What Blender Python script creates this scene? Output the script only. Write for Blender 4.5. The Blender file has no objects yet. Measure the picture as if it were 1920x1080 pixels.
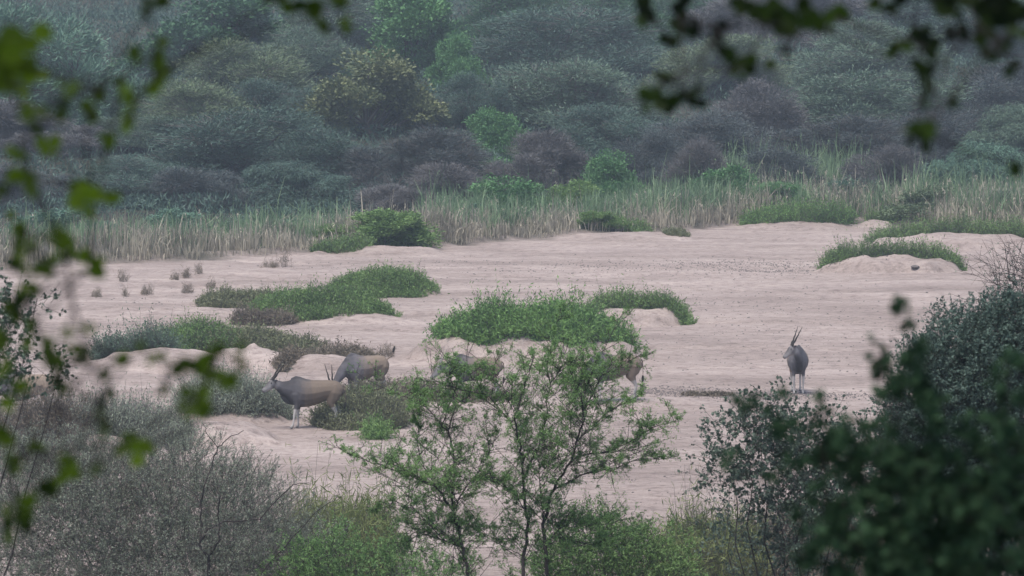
import bpy, bmesh, math, random
import numpy as np
from mathutils import Vector, Matrix, kdtree
R = math.radians
sc = bpy.context.scene
C = sc.collection

# ------------------------------------------------------------ camera, sky, sun, exposure
F = 9000.0                       # focal length in pixels of the 1920 px wide photograph
PITCH = R(4.05)
CAM = np.array([0.0, 0.0, 15.0])
FWD = np.array([0.0, math.cos(PITCH), -math.sin(PITCH)])
UPV = np.array([0.0, math.sin(PITCH), math.cos(PITCH)])
cd = bpy.data.cameras.new('camera')
cam = bpy.data.objects.new('camera', cd)
C.objects.link(cam)
cam.location = CAM
cam.rotation_euler = (R(90) - PITCH, 0, 0)
cd.sensor_width = 36
cd.lens = F / 1920 * 36
cd.clip_start = 0.3
cd.clip_end = 6000
cd.dof.use_dof = True
cd.dof.focus_distance = 150
cd.dof.aperture_fstop = 8.0
sc.camera = cam

world = bpy.data.worlds.new('World')
sc.world = world
world.use_nodes = True
wn = world.node_tree
bg = wn.nodes['Background']
sky = wn.nodes.new('ShaderNodeTexSky')
sky.sky_type = 'NISHITA'
sky.sun_disc = False
SUN_EL, SUN_AZ = R(70), R(215)
sky.sun_elevation = SUN_EL
sky.sun_rotation = SUN_AZ
sky.air_density = 1.0
sky.dust_density = 3.0
sky.ozone_density = 1.0
wn.links.new(sky.outputs[0], bg.inputs[0])
bg.inputs[1].default_value = 0.10
sd = bpy.data.lights.new('sun', 'SUN')
sd.energy = 2.0
sd.angle = R(28)
sd.color = (1.0, 0.95, 0.87)
sun = bpy.data.objects.new('sun', sd)
C.objects.link(sun)
sdir = Vector((math.sin(SUN_AZ) * math.cos(SUN_EL), math.cos(SUN_AZ) * math.cos(SUN_EL), math.sin(SUN_EL)))
sun.rotation_euler = (-sdir).to_track_quat('-Z', 'Y').to_euler()
sun.location = (0, 0, 60)
sc.view_settings.view_transform = 'Standard'
sc.view_settings.look = 'None'
sc.view_settings.exposure = 0.88
sc.view_settings.gamma = 1.0
cy = sc.cycles
cy.use_denoising = True
cy.max_bounces = 5
cy.diffuse_bounces = 3
cy.glossy_bounces = 2
cy.transmission_bounces = 2
cy.transparent_max_bounces = 4
cy.volume_bounces = 0
cy.caustics_reflective = False
cy.caustics_refractive = False

HAZE = 0.00040


# ------------------------------------------------------------ noise and terrain
def _hash(ix, iy, s):
    n = (ix.astype(np.int64) * 374761393 + iy.astype(np.int64) * 668265263 + s * 144665) & 0x7fffffff
    n = ((n ^ (n >> 13)) * 1274126177) & 0x7fffffff
    n = n ^ (n >> 16)
    return (n & 0xffff) / 65535.0


def vnoise(x, y, s=0):
    x = np.asarray(x, float); y = np.asarray(y, float)
    ix = np.floor(x); iy = np.floor(y)
    fx = x - ix; fy = y - iy
    fx = fx * fx * (3 - 2 * fx); fy = fy * fy * (3 - 2 * fy)
    a = _hash(ix, iy, s); b = _hash(ix + 1, iy, s); c = _hash(ix, iy + 1, s); d = _hash(ix + 1, iy + 1, s)
    return (a * (1 - fx) + b * fx) * (1 - fy) + (c * (1 - fx) + d * fx) * fy - 0.5


def fbm(x, y, s=0, o=4):
    v = 0; a = 1.0
    for k in range(o):
        v = v + a * vnoise(x * 2 ** k, y * 2 ** k, s + k)
        a *= 0.5
    return v


def ray(px, py):
    return FWD + np.array([1.0, 0, 0]) * (px - 960) / F + UPV * (540 - py) / F


def at(px, py, Y):
    d = ray(px, py)
    return CAM + d * (Y / d[1])


def gp(px, py, z=0.0):
    d = ray(px, py)
    return CAM + d * ((z - CAM[2]) / d[2])


EDGE_PX = [(-300, 500), (0, 503), (200, 495), (450, 482), (640, 470), (830, 462), (1000, 450), (1160, 443), (1300, 432),
           (1400, 422), (1650, 420), (1800, 434), (2000, 440), (2300, 440)]
_e = np.array([gp(a, b)[:2] for a, b in EDGE_PX])


def edge_y(x):
    return np.interp(x, _e[:, 0], _e[:, 1]) + 0.8 * vnoise(np.asarray(x) * 0.25, np.asarray(x) * 0 + 3.3, 9)


# (px, py of the foot, half width px, half depth m, height m, sharpness)
MOUNDS = [
    (715, 550, 115, 1.7, .60, .8), (590, 594, 160, 2.4, .70, .9), (455, 575, 95, 1.4, .35, .9), (680, 603, 120, 1.8, .25, 1),
    (310, 685, 140, 2.4, .58, .9), (478, 680, 70, 1.7, .50, .9), (600, 692, 92, 1.7, .52, .85), (430, 655, 280, 2.2, .55, .8),
    (1000, 670, 225, 2.8, 1.15, .7), (1190, 604, 105, 1.7, .75, .7), (1670, 507, 140, 2.2, .75, .7),
    (1800, 457, 170, 3.0, .55, .8), (1500, 426, 120, 2.5, .32, .9), (1645, 424, 32, 1.4, .38, .8), (1170, 446, 150, 3.2, .30, 1),
    (720, 474, 130, 2.5, .35, 1),
    (430, 788, 120, 1.8, .45, .8), (700, 790, 130, 2.0, .60, .7), (150, 850, 210, 3.0, .55, .8), (400, 822, 130, 2.2, .6, .7),
    (40, 800, 160, 3.0, .3, 1), (240, 590, 300, 4.0, .25, 1), (500, 515, 260, 4.0, .22, 1), (1150, 760, 200, 3.0, .25, 1),
    (1650, 790, 200, 3.0, .35, 1), (1500, 1040, 170, 3.0, .5, 1), (760, 720, 120, 2.0, .3, 1)]
_m = [(gp(a, b), c, d, e, f) for a, b, c, d, e, f in MOUNDS]


def hgt(x, y, fine=True):
    x = np.asarray(x, float); y = np.asarray(y, float)
    bank = np.interp(y, [-1500, -60, 0, 15, 30, 50, 70, 90, 103, 112], [16, 13.2, 12.6, 10.6, 8.3, 5.4, 3.0, 1.2, .35, 0])
    bank = bank + np.clip(bank, 0, 1) * 0.5 * fbm(x * .15, y * .15, 5, 3)
    e = edge_y(x)
    t = y - e
    s = np.clip(t / 22, 0, 1)
    far = 0.082 * np.clip(y - 266, 0, None) * np.clip((y - 266) / 12, 0, 1) + 0.30 * np.clip(t / 1.0, 0, 1)
    far = np.where(far > 21, 21 + 0.02 * (far - 21), far)
    far = np.minimum(far, 24)
    far = far + np.clip(t / 20, 0, 1) * 1.2 * fbm(x * .06 + 7, y * .06, 11, 3)
    z = bank + far
    for p, hw, dep, hh, sh in _m:
        wx = hw / F * p[1]
        u = (x - p[0]) / wx; v = (y - p[1]) / dep
        wob = 1 + .75 * fbm(x * .8 + p[0], y * .8, 21, 3)
        r2 = (u * u + v * v) * wob
        q = np.clip(1 - r2, 0, 1)
        lump = 1 + .34 * fbm(x * 1.1, y * 1.1, 22, 5)
        z = z + hh * lump * q ** sh * np.clip(q * 5, 0, 1) ** .5
    if fine:
        sand = (y > 95) & (y < 300)
        near = np.clip((y - 95) / 12, 0, 1)
        rip = .10 * fbm(x * .11 + 3, y * .16, 31, 3) + .06 * fbm(x * .5, y * .45, 41, 4) + .035 * vnoise(x * 2.2, y * 2.0, 51)
        # braided channel cuts left by the last flood
        ch = fbm(x * .035 + 2, y * .13 + x * .012, 61, 3)
        rip = rip - .12 * np.exp(-(ch / .06) ** 2)
        z = z + np.where(sand, rip * near, 0)
    return z


def hz(x, y):
    return float(hgt(np.array([x]), np.array([y]))[0])


def on_ground(px, py, y0=100.0, y1=420.0):
    ys = np.arange(y0, y1, .1)
    d = ray(px, py)
    t = ys / d[1]
    xs = d[0] * t
    zs = CAM[2] + d[2] * t
    hh = hgt(xs, ys)
    k = np.argmax(zs <= hh)
    return np.array([xs[k], ys[k], hh[k]])


# ------------------------------------------------------------ materials
def newmat(name):
    m = bpy.data.materials.new(name)
    m.use_nodes = True
    nt = m.node_tree
    return m, nt, nt.nodes['Principled BSDF'], nt.nodes['Material Output']


def leaf_mat(name, a, b, trans=.28, rough=.6):
    m, nt, p, out = newmat(name)
    at_ = nt.nodes.new('ShaderNodeAttribute'); at_.attribute_name = 'tone'
    mx = nt.nodes.new('ShaderNodeMix'); mx.data_type = 'RGBA'
    mx.inputs[6].default_value = (*a, 1); mx.inputs[7].default_value = (*b, 1)
    nt.links.new(at_.outputs['Fac'], mx.inputs[0])
    p.inputs['Roughness'].default_value = rough
    p.inputs['Specular IOR Level'].default_value = .25
    nt.links.new(mx.outputs[2], p.inputs['Base Color'])
    tr = nt.nodes.new('ShaderNodeBsdfTranslucent')
    nt.links.new(mx.outputs[2], tr.inputs[0])
    ms = nt.nodes.new('ShaderNodeMixShader'); ms.inputs[0].default_value = trans
    nt.links.new(p.outputs[0], ms.inputs[1]); nt.links.new(tr.outputs[0], ms.inputs[2])
    nt.links.new(ms.outputs[0], out.inputs[0])
    return m


def bark_mat(name, a, b, scale=30):
    m, nt, p, out = newmat(name)
    tc = nt.nodes.new('ShaderNodeTexCoord')
    n = nt.nodes.new('ShaderNodeTexNoise'); n.inputs['Scale'].default_value = scale; n.inputs['Detail'].default_value = 5
    mx = nt.nodes.new('ShaderNodeMix'); mx.data_type = 'RGBA'
    mx.inputs[6].default_value = (*a, 1); mx.inputs[7].default_value = (*b, 1)
    nt.links.new(tc.outputs['Object'], n.inputs['Vector'])
    nt.links.new(n.outputs['Fac'], mx.inputs[0])
    nt.links.new(mx.outputs[2], p.inputs['Base Color'])
    p.inputs['Roughness'].default_value = .9
    return m


M = {
    'teal': leaf_mat('teal_leaf', (.045, .100, .070), (.170, .300, .215), .14),
    'deep': leaf_mat('deep_green_leaf', (.022, .075, .036), (.095, .205, .100), .14),
    'olive': leaf_mat('olive_leaf', (.062, .096, .054), (.205, .270, .155), .14),
    'greygreen': leaf_mat('grey_green_leaf', (.050, .090, .062), (.165, .245, .172), .14),
    'slate': leaf_mat('slate_green_leaf', (.032, .066, .052), (.115, .190, .148), .14),
    'mauve': leaf_mat('mauve_grey_twig', (.064, .064, .066), (.185, .182, .186), .14),
    'plum': leaf_mat('dark_plum_twig', (.040, .050, .050), (.110, .138, .138), .14),
    'yellow': leaf_mat('yellow_green_leaf', (.050, .085, .045), (.250, .270, .130), .14),
    'fresh': leaf_mat('fresh_green_leaf', (.040, .120, .045), (.150, .310, .120), .14),
    'mat': leaf_mat('dune_plant_leaf', (.060, .120, .035), (.230, .360, .125)),
    'drymat': leaf_mat('dry_dune_plant_leaf', (.085, .100, .052), (.270, .290, .165)),
    'brownmat': leaf_mat('brown_dune_plant_leaf', (0.104, 0.085, 0.068), (0.272, 0.232, 0.176)),
    'reedgreen': leaf_mat('green_reed', (.085, .155, .080), (.280, .380, .220)),
    'reedtan': leaf_mat('tan_reed', (.210, .190, .155), (.520, .470, .370)),
    'acacia': leaf_mat('feathery_green_leaf', (.090, .190, .060), (.300, .470, .180), .45),
    'silver': leaf_mat('silver_grey_leaf', (.140, .165, .122), (.390, .445, .345)),
    'roundleaf': leaf_mat('round_grey_green_leaf', (.050, .080, .058), (.165, .215, .165)),
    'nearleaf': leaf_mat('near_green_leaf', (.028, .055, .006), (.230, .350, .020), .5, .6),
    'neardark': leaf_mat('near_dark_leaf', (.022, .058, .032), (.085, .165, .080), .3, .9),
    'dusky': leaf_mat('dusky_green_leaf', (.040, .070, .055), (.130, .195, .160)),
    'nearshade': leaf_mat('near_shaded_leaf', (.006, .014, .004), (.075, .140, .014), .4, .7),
    'bushmat': leaf_mat('bright_bush_leaf', (.052, .125, .034), (.230, .400, .120)),
    'grass': leaf_mat('yellow_green_grass', (.080, .120, .035), (.250, .280, .110)),
    'bark': bark_mat('dark_bark', (.018, .014, .014), (.050, .040, .038)),
    'greybark': bark_mat('grey_bark', (.06, .052, .050), (.13, .115, .11)),
    'stone': bark_mat('dark_stone', (.07, .06, .06), (.16, .14, .135)),
}


def ground_mat():
    m, nt, p, out = newmat('river_sand')
    L = nt.links
    N = nt.nodes.new
    tc = N('ShaderNodeTexCoord')

    def mapping(s):
        k = N('ShaderNodeMapping'); k.inputs['Scale'].default_value = s
        L.new(tc.outputs['Object'], k.inputs[0]); return k

    def noise(s, scale, det=5, rough=.6):
        k = N('ShaderNodeTexNoise'); k.inputs['Scale'].default_value = scale
        k.inputs['Detail'].default_value = det; k.inputs['Roughness'].default_value = rough
        L.new(mapping(s).outputs[0], k.inputs['Vector']); return k

    def ramp(src, a, b, ca, cb):
        r = N('ShaderNodeValToRGB')
        r.color_ramp.elements[0].position = a; r.color_ramp.elements[1].position = b
        r.color_ramp.elements[0].color = ca; r.color_ramp.elements[1].color = cb
        L.new(src, r.inputs[0]); return r

    def mix(fac, a, b, mode='MIX'):
        x = N('ShaderNodeMix'); x.data_type = 'RGBA'; x.blend_type = mode
        for i, v in ((0, fac), (6, a), (7, b)):
            if isinstance(v, (tuple, float, int)):
                x.inputs[i].default_value = v
            else:
                L.new(v, x.inputs[i])
        return x.outputs[2]
    big = noise((.10, .22, 1), 1.0, 4)
    base = ramp(big.outputs['Fac'], .35, .65, (.335, .282, .258, 1), (.435, .372, .345, 1))
    streak = noise((.30, .75, 1), 1.0, 6, .7)
    st = ramp(streak.outputs['Fac'], .40, .60, (.89, .88, .88, 1), (1.06, 1.06, 1.06, 1))
    c1 = mix(1.0, base.outputs[0], st.outputs[0], 'MULTIPLY')
    speck = noise((2.2, 3.2, 2), 1.0, 5, .7)
    sp = ramp(speck.outputs['Fac'], .34, .52, (.66, .63, .63, 1), (1.04, 1.03, 1.03, 1))
    c2 = mix(1.0, c1, sp.outputs[0], 'MULTIPLY')
    fine = noise((12, 14, 12), 1.0, 3, .7)
    fp = ramp(fine.outputs['Fac'], .3, .7, (.84, .83, .83, 1), (1.12, 1.12, 1.12, 1))
    c3 = mix(1.0, c2, fp.outputs[0], 'MULTIPLY')
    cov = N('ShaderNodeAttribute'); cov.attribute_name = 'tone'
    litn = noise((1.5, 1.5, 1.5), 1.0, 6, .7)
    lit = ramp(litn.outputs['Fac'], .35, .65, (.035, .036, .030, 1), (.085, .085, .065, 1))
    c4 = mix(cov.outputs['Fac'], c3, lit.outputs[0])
    L.new(c4, p.inputs['Base Color'])
    p.inputs['Roughness'].default_value = .95
    p.inputs['Specular IOR Level'].default_value = .1
    wet = noise((.06, .20, 1), 1.0, 5, .65)
    wr = ramp(wet.outputs['Fac'], .38, .58, (.80, .79, .79, 1), (1, 1, 1, 1))
    c5 = mix(1.0, c4, wr.outputs[0], 'MULTIPLY')
    vo = N('ShaderNodeTexVoronoi'); vo.inputs['Scale'].default_value = 1.0; vo.inputs['Randomness'].default_value = 1
    L.new(mapping((2.2, 2.2, 2.2)).outputs[0], vo.inputs['Vector'])
    vr = ramp(vo.outputs['Distance'], .10, .24, (.62, .60, .60, 1), (1, 1, 1, 1))  # shade inside the footprints, painted as dark spots in the sand colour
    tm = noise((.18, .35, 1), 1.0, 3, .6)
    tmr = ramp(tm.outputs['Fac'], .50, .62, (0, 0, 0, 1), (1, 1, 1, 1))
    tk = mix(tmr.outputs[0], (1, 1, 1, 1), vr.outputs[0])
    c6 = mix(1.0, c5, tk, 'MULTIPLY')
    L.new(c6, p.inputs['Base Color'])
    bn = noise((3, 4, 3), 1.0, 7, .75)
    bp = N('ShaderNodeBump'); bp.inputs['Strength'].default_value = .8; bp.inputs['Distance'].default_value = .16
    L.new(bn.outputs['Fac'], bp.inputs['Height'])
    L.new(bp.outputs[0], p.inputs['Normal'])
    return m


M['sand'] = ground_mat()


# ------------------------------------------------------------ mesh helpers
def tag(o, label=None, cat=None, group=None, kind=None):
    if label: o['label'] = label
    if cat: o['category'] = cat
    if group: o['group'] = group
    if kind: o['kind'] = kind
    return o


def empty(name, loc, label, cat, group=None):
    o = bpy.data.objects.new(name, None)
    o.empty_display_size = .2
    C.objects.link(o)
    o.location = [float(v) for v in loc]
    return tag(o, label, cat, group)


def unit(v):
    return v / (np.linalg.norm(v, axis=-1, keepdims=True) + 1e-9)


class Geo:
    def __init__(s):
        s.V = []; s.Fc = []; s.T = []; s.n = 0

    def add(s, V, Fc, tone):
        V = np.asarray(V, float).reshape(-1, 3)
        s.V.append(V); s.Fc.append(np.asarray(Fc, np.int64) + s.n)
        s.T.append(np.broadcast_to(np.asarray(tone, float), (len(V),)))
        s.n += len(V)

    def cards(s, P, D, L, W, rng, tone=.5, side=None):
        n = len(P)
        D = unit(D)
        S = rng.normal(size=(n, 3)) if side is None else side
        S = unit(np.cross(D, S))
        L = np.broadcast_to(L, (n,))[:, None]; W = np.broadcast_to(W, (n,))[:, None]
        V = np.stack([P - D * L / 2, P + S * W / 2 - D * L * .05, P + D * L / 2, P - S * W / 2 - D * L * .05], 1)
        s.add(V, np.arange(4 * n).reshape(n, 4), np.repeat(np.broadcast_to(tone, (n,)), 4))

    def leaves(s, P, D, L, W, rng, tone=.5, side=None):
        """broad rounded leaves folded along the midrib: two quads each"""
        n = len(P)
        D = unit(D)
        S = rng.normal(size=(n, 3)) if side is None else side
        S = unit(np.cross(D, S)); Nn = np.cross(D, S)
        L = np.broadcast_to(L, (n,))[:, None]; W = np.broadcast_to(W, (n,))[:, None]
        a = P - D * L * .5; t = P + D * L * .5
        l1 = P - D * L * .28 + S * W * .45 + Nn * W * .12; l2 = P + D * L * .18 + S * W * .42 + Nn * W * .12
        r1 = P - D * L * .28 - S * W * .45 + Nn * W * .12; r2 = P + D * L * .18 - S * W * .42 + Nn * W * .12
        V = np.stack([a, l1, l2, t, r2, r1], 1)
        b = (np.arange(n) * 6)[:, None]
        Fc = np.concatenate([b + np.array([0, 1, 2, 3]), b + np.array([0, 3, 4, 5])], 0)
        s.add(V, Fc, np.repeat(np.broadcast_to(tone, (n,)), 6))

    def sticks(s, A, B, r0, r1, tone=.5):
        n = len(A)
        D = unit(B - A)
        ref = np.where(np.abs(D[:, 2:3]) < .9, np.array([[0, 0, 1.]]), np.array([[1., 0, 0]]))
        U = unit(np.cross(D, ref)); W = np.cross(D, U)
        r0 = np.broadcast_to(r0, (n,))[:, None]; r1 = np.broadcast_to(r1, (n,))[:, None]
        vs = []
        for k in range(3):
            a = 2 * math.pi * k / 3
            o = U * math.cos(a) + W * math.sin(a)
            vs += [A + o * r0, B + o * r1]
        V = np.stack(vs, 1)
        b = (np.arange(n) * 6)[:, None]
        Fc = np.concatenate([b + np.array([0, 2, 3, 1]), b + np.array([2, 4, 5, 3]), b + np.array([4, 0, 1, 5])], 0)
        s.add(V, Fc, np.repeat(np.broadcast_to(tone, (n,)), 6))

    def tube(s, pts, rad, sides=6, tone=.5):
        pts = np.asarray(pts, float); m = len(pts)
        T = unit(np.gradient(pts, axis=0))
        ref = np.array([.35, .92, .17])
        U = unit(np.cross(T, ref)); W = np.cross(T, U)
        a = np.arange(sides) * 2 * math.pi / sides
        rad = np.broadcast_to(rad, (m,))
        V = pts[:, None] + (U[:, None] * np.cos(a)[None, :, None] + W[:, None] * np.sin(a)[None, :, None]) * rad[:, None, None]
        i = np.arange(m - 1)[:, None] * sides; j = np.arange(sides)[None]
        k = (j + 1) % sides
        Fc = np.stack([i + j, i + k, i + sides + k, i + sides + j], -1).reshape(-1, 4)
        s.add(V, Fc, tone)

    def build(s, name, mat, parent=None, smooth=False):
        V = np.concatenate(s.V); Fc = np.concatenate(s.Fc); T = np.concatenate(s.T)
        me = bpy.data.meshes.new(name)
        me.vertices.add(len(V)); me.vertices.foreach_set('co', V.astype(np.float32).ravel())
        me.loops.add(Fc.size); me.loops.foreach_set('vertex_index', Fc.astype(np.int32).ravel())
        me.polygons.add(len(Fc)); me.polygons.foreach_set('loop_start', (np.arange(len(Fc)) * 4).astype(np.int32))
        me.update(calc_edges=True)
        at_ = me.attributes.new('tone', 'FLOAT', 'POINT')
        at_.data.foreach_set('value', np.clip(T, 0, 1).astype(np.float32))
        if smooth:
            me.polygons.foreach_set('use_smooth', np.ones(len(Fc), bool))
        me.materials.append(mat)
        o = bpy.data.objects.new(name, me)
        C.objects.link(o)
        if parent is not None:
            o.parent = parent
        return o


def rnd_ball(rng, n, p=.4):
    d = unit(rng.normal(size=(n, 3)))
    return d, rng.random(n)[:, None] ** p


def grow(P, D, L, k, ratio, rng, spread=.9, up=.3, tmin=.2):
    """k straight side shoots on every parent shoot; returns their base, direction and length"""
    n = len(P)
    idx = np.repeat(np.arange(n), k)
    t = tmin + (1 - tmin) * rng.random(n * k)
    O = P[idx] + D[idx] * (L[idx] * t)[:, None]
    d = unit(D[idx] * .8 + unit(rng.normal(size=(n * k, 3))) * spread + np.array([0, 0, up]))
    l = L[idx] * ratio * (.5 + .8 * rng.random(n * k)) * (1.15 - .5 * t)
    return O, d, l


# ------------------------------------------------------------ ground sheet
def build_ground():
    def axis(segs):
        out = []
        for a, b, st in segs:
            out.append(np.arange(a, b, st))
        return np.concatenate(out)
    xs = axis([(-1500, -200, 100), (-200, -60, 10), (-60, -34, 2), (-34, 34, .16), (34, 60, 2), (60, 200, 10), (200, 1501, 100)])
    ys = axis([(-300, -20, 20), (-20, 90, 2), (90, 215, .2), (215, 270, .3), (270, 420, 1.5), (420, 600, 10), (600, 1501, 100)])
    X, Y = np.meshgrid(xs, ys)
    Z = hgt(X, Y)
    nx, ny = len(xs), len(ys)
    V = np.stack([X, Y, Z], -1).reshape(-1, 3)
    i = np.arange(ny - 1)[:, None] * nx; j = np.arange(nx - 1)[None]
    Fc = np.stack([i + j, i + j + 1, i + nx + j + 1, i + nx + j], -1).reshape(-1, 4)
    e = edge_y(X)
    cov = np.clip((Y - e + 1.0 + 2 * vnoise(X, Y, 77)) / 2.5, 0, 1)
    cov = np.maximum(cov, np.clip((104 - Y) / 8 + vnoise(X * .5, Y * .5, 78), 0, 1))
    g = Geo()
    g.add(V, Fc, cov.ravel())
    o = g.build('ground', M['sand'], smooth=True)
    tag(o, kind='structure')


build_ground()


# ------------------------------------------------------------ far bank shrubs and trees
def crown_proto(seed, n, lobes=40, leaf=(.17, .032), flat=.8, kind='fine'):
    """crown about 2 wide (x, y from -1 to 1) and 0..1 high, scaled per copy"""
    rng = np.random.default_rng(seed)
    W, H = 3.0, 5.0
    g = Geo(); w = Geo()
    per = n // lobes
    peaks = [(rng.uniform(-.45, .45), rng.uniform(-.5, .5), 1.0, rng.uniform(.8, 1.4))] + [(rng.uniform(-.9, .9), rng.uniform(-.9, .9), rng.uniform(.5, .85), rng.uniform(.3, .8)) for _ in range(3)]
    for k in range(lobes):
        a = rng.uniform(0, 2 * math.pi); q0 = rng.random() ** .6
        ux, uy = math.cos(a) * q0, math.sin(a) * q0
        env = max(pk[2] * (1 - ((ux - pk[0]) ** 2 + (uy - pk[1]) ** 2) / pk[3]) for pk in peaks)
        env = max(env, .22)
        zz = env * (rng.uniform(.72, 1.0) if k % 3 else rng.uniform(.35, .7))
        r = rng.uniform(.55, 1.25)
        c = np.array([ux * W * .80, uy * W * .80, max(zz * H - r * flat, .3)])
        ns = per // 6
        d, q = rnd_ball(rng, ns, .3)
        P0 = c + d * q * r * np.array([1.1, 1.1, flat])
        q = np.where(rng.random((ns, 1)) < .10, 1.3, 1.0)
        P0 = c + (P0 - c) * q
        P = np.repeat(P0, 6, 0) + rng.normal(size=(ns * 6, 3)) * .12
        D = np.repeat(d, 6, 0) * .9 + np.array([0, 0, .45]) + rng.normal(size=(ns * 6, 3)) * .4
        if kind == 'weep':
            D = np.repeat(d, 6, 0) * .5 + np.array([0, 0, -.6]) + rng.normal(size=(ns * 6, 3)) * .4
        tone = .5 + .25 * (rng.random() - .5) + np.repeat(rng.normal(size=ns) * .12, 6) + rng.normal(size=ns * 6) * .05
        P[:, 2] = np.abs(P[:, 2])
        sz = .7 + .6 * rng.random(ns * 6)
        if kind == 'leafy':
            g.leaves(P, D, leaf[0] * sz, leaf[1] * sz, rng, tone)
        else:
            g.cards(P, D, leaf[0] * sz, leaf[1] * sz, rng, tone)
        # limb to this lobe
        b = np.array([rng.normal() * .12, rng.normal() * .12, 0])
        mid = b * .5 + c * .45 + np.array([0, 0, -.2])
        w.tube([b, b * .7 + mid * .3 + [0, 0, .2], mid, c], [.10, .08, .055, .02], 5)
        if kind in ('fine', 'bare', 'weep'):
            ts = 40 if kind != 'bare' else 120
            d2, q2 = rnd_ball(rng, ts, .3)
            A = c + d2 * .35 * r; B = c + d2 * r * np.array([1.15, 1.15, flat * 1.2]) * (.85 + .3 * rng.random((ts, 1)))
            w.sticks(A, B, .014, .006)
    return g, w, W, H


def proto(seed, **k):
    g, w, W, H = crown_proto(seed, **k)
    r = bpy.data.objects.new('far_shrub', None)
    go = g.build('crown', M['teal'])
    wo = w.build('trunk', M['greybark'])
    a, b = go.data, wo.data
    bpy.data.objects.remove(go); bpy.data.objects.remove(wo); bpy.data.objects.remove(r)
    return a, b, W, H


PR = {
    'd1': proto(1, n=62000, lobes=40), 'd2': proto(2, n=62000, lobes=46, flat=.72), 'd3': proto(3, n=62000, lobes=32, flat=.85),
    'd4': proto(14, n=62000, lobes=42, flat=.65),
    'b1': proto(4, n=40000, lobes=34, leaf=(.26, .026), kind='bare'),
    'l1': proto(5, n=22000, lobes=30, leaf=(.15, .10), flat=.8, kind='leafy'), 'l2': proto(6, n=22000, lobes=24, leaf=(.14, .09), kind='leafy'),
    'w1': proto(7, n=36000, lobes=24, leaf=(.30, .032), kind='weep'),
}


def far_shrub(px, top, wpx, Y, pr, mat, name, label, cat, yaw=None, group='shrubs and trees on the far bank'):
    p = at(px, top, Y)
    z = hz(p[0], Y) - .1
    H = max(p[2] - z, .6)
    a, b, W0, H0 = PR[pr]
    r = empty(name, (p[0], Y, z), label, cat, group)
    Wm = wpx / F * Y
    s = 1.18 * Wm / (2 * W0 * 1.06)
    rng = random.Random(int(px * 7 + top * 13 + Y))
    r.rotation_euler = (rng.uniform(-.08, .08), rng.uniform(-.12, .12), rng.uniform(0, 6.28) if yaw is None else yaw)
    r.scale = (s, s, H / (H0 * 1.0))
    for nm, me, mt in (('crown', a, M[mat]), ('trunk', b, M['greybark'])):
        o = bpy.data.objects.new(nm, me)
        C.objects.link(o); o.parent = r
        o.material_slots[0].link = 'OBJECT'
        o.material_slots[0].material = mt
    return r


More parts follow.
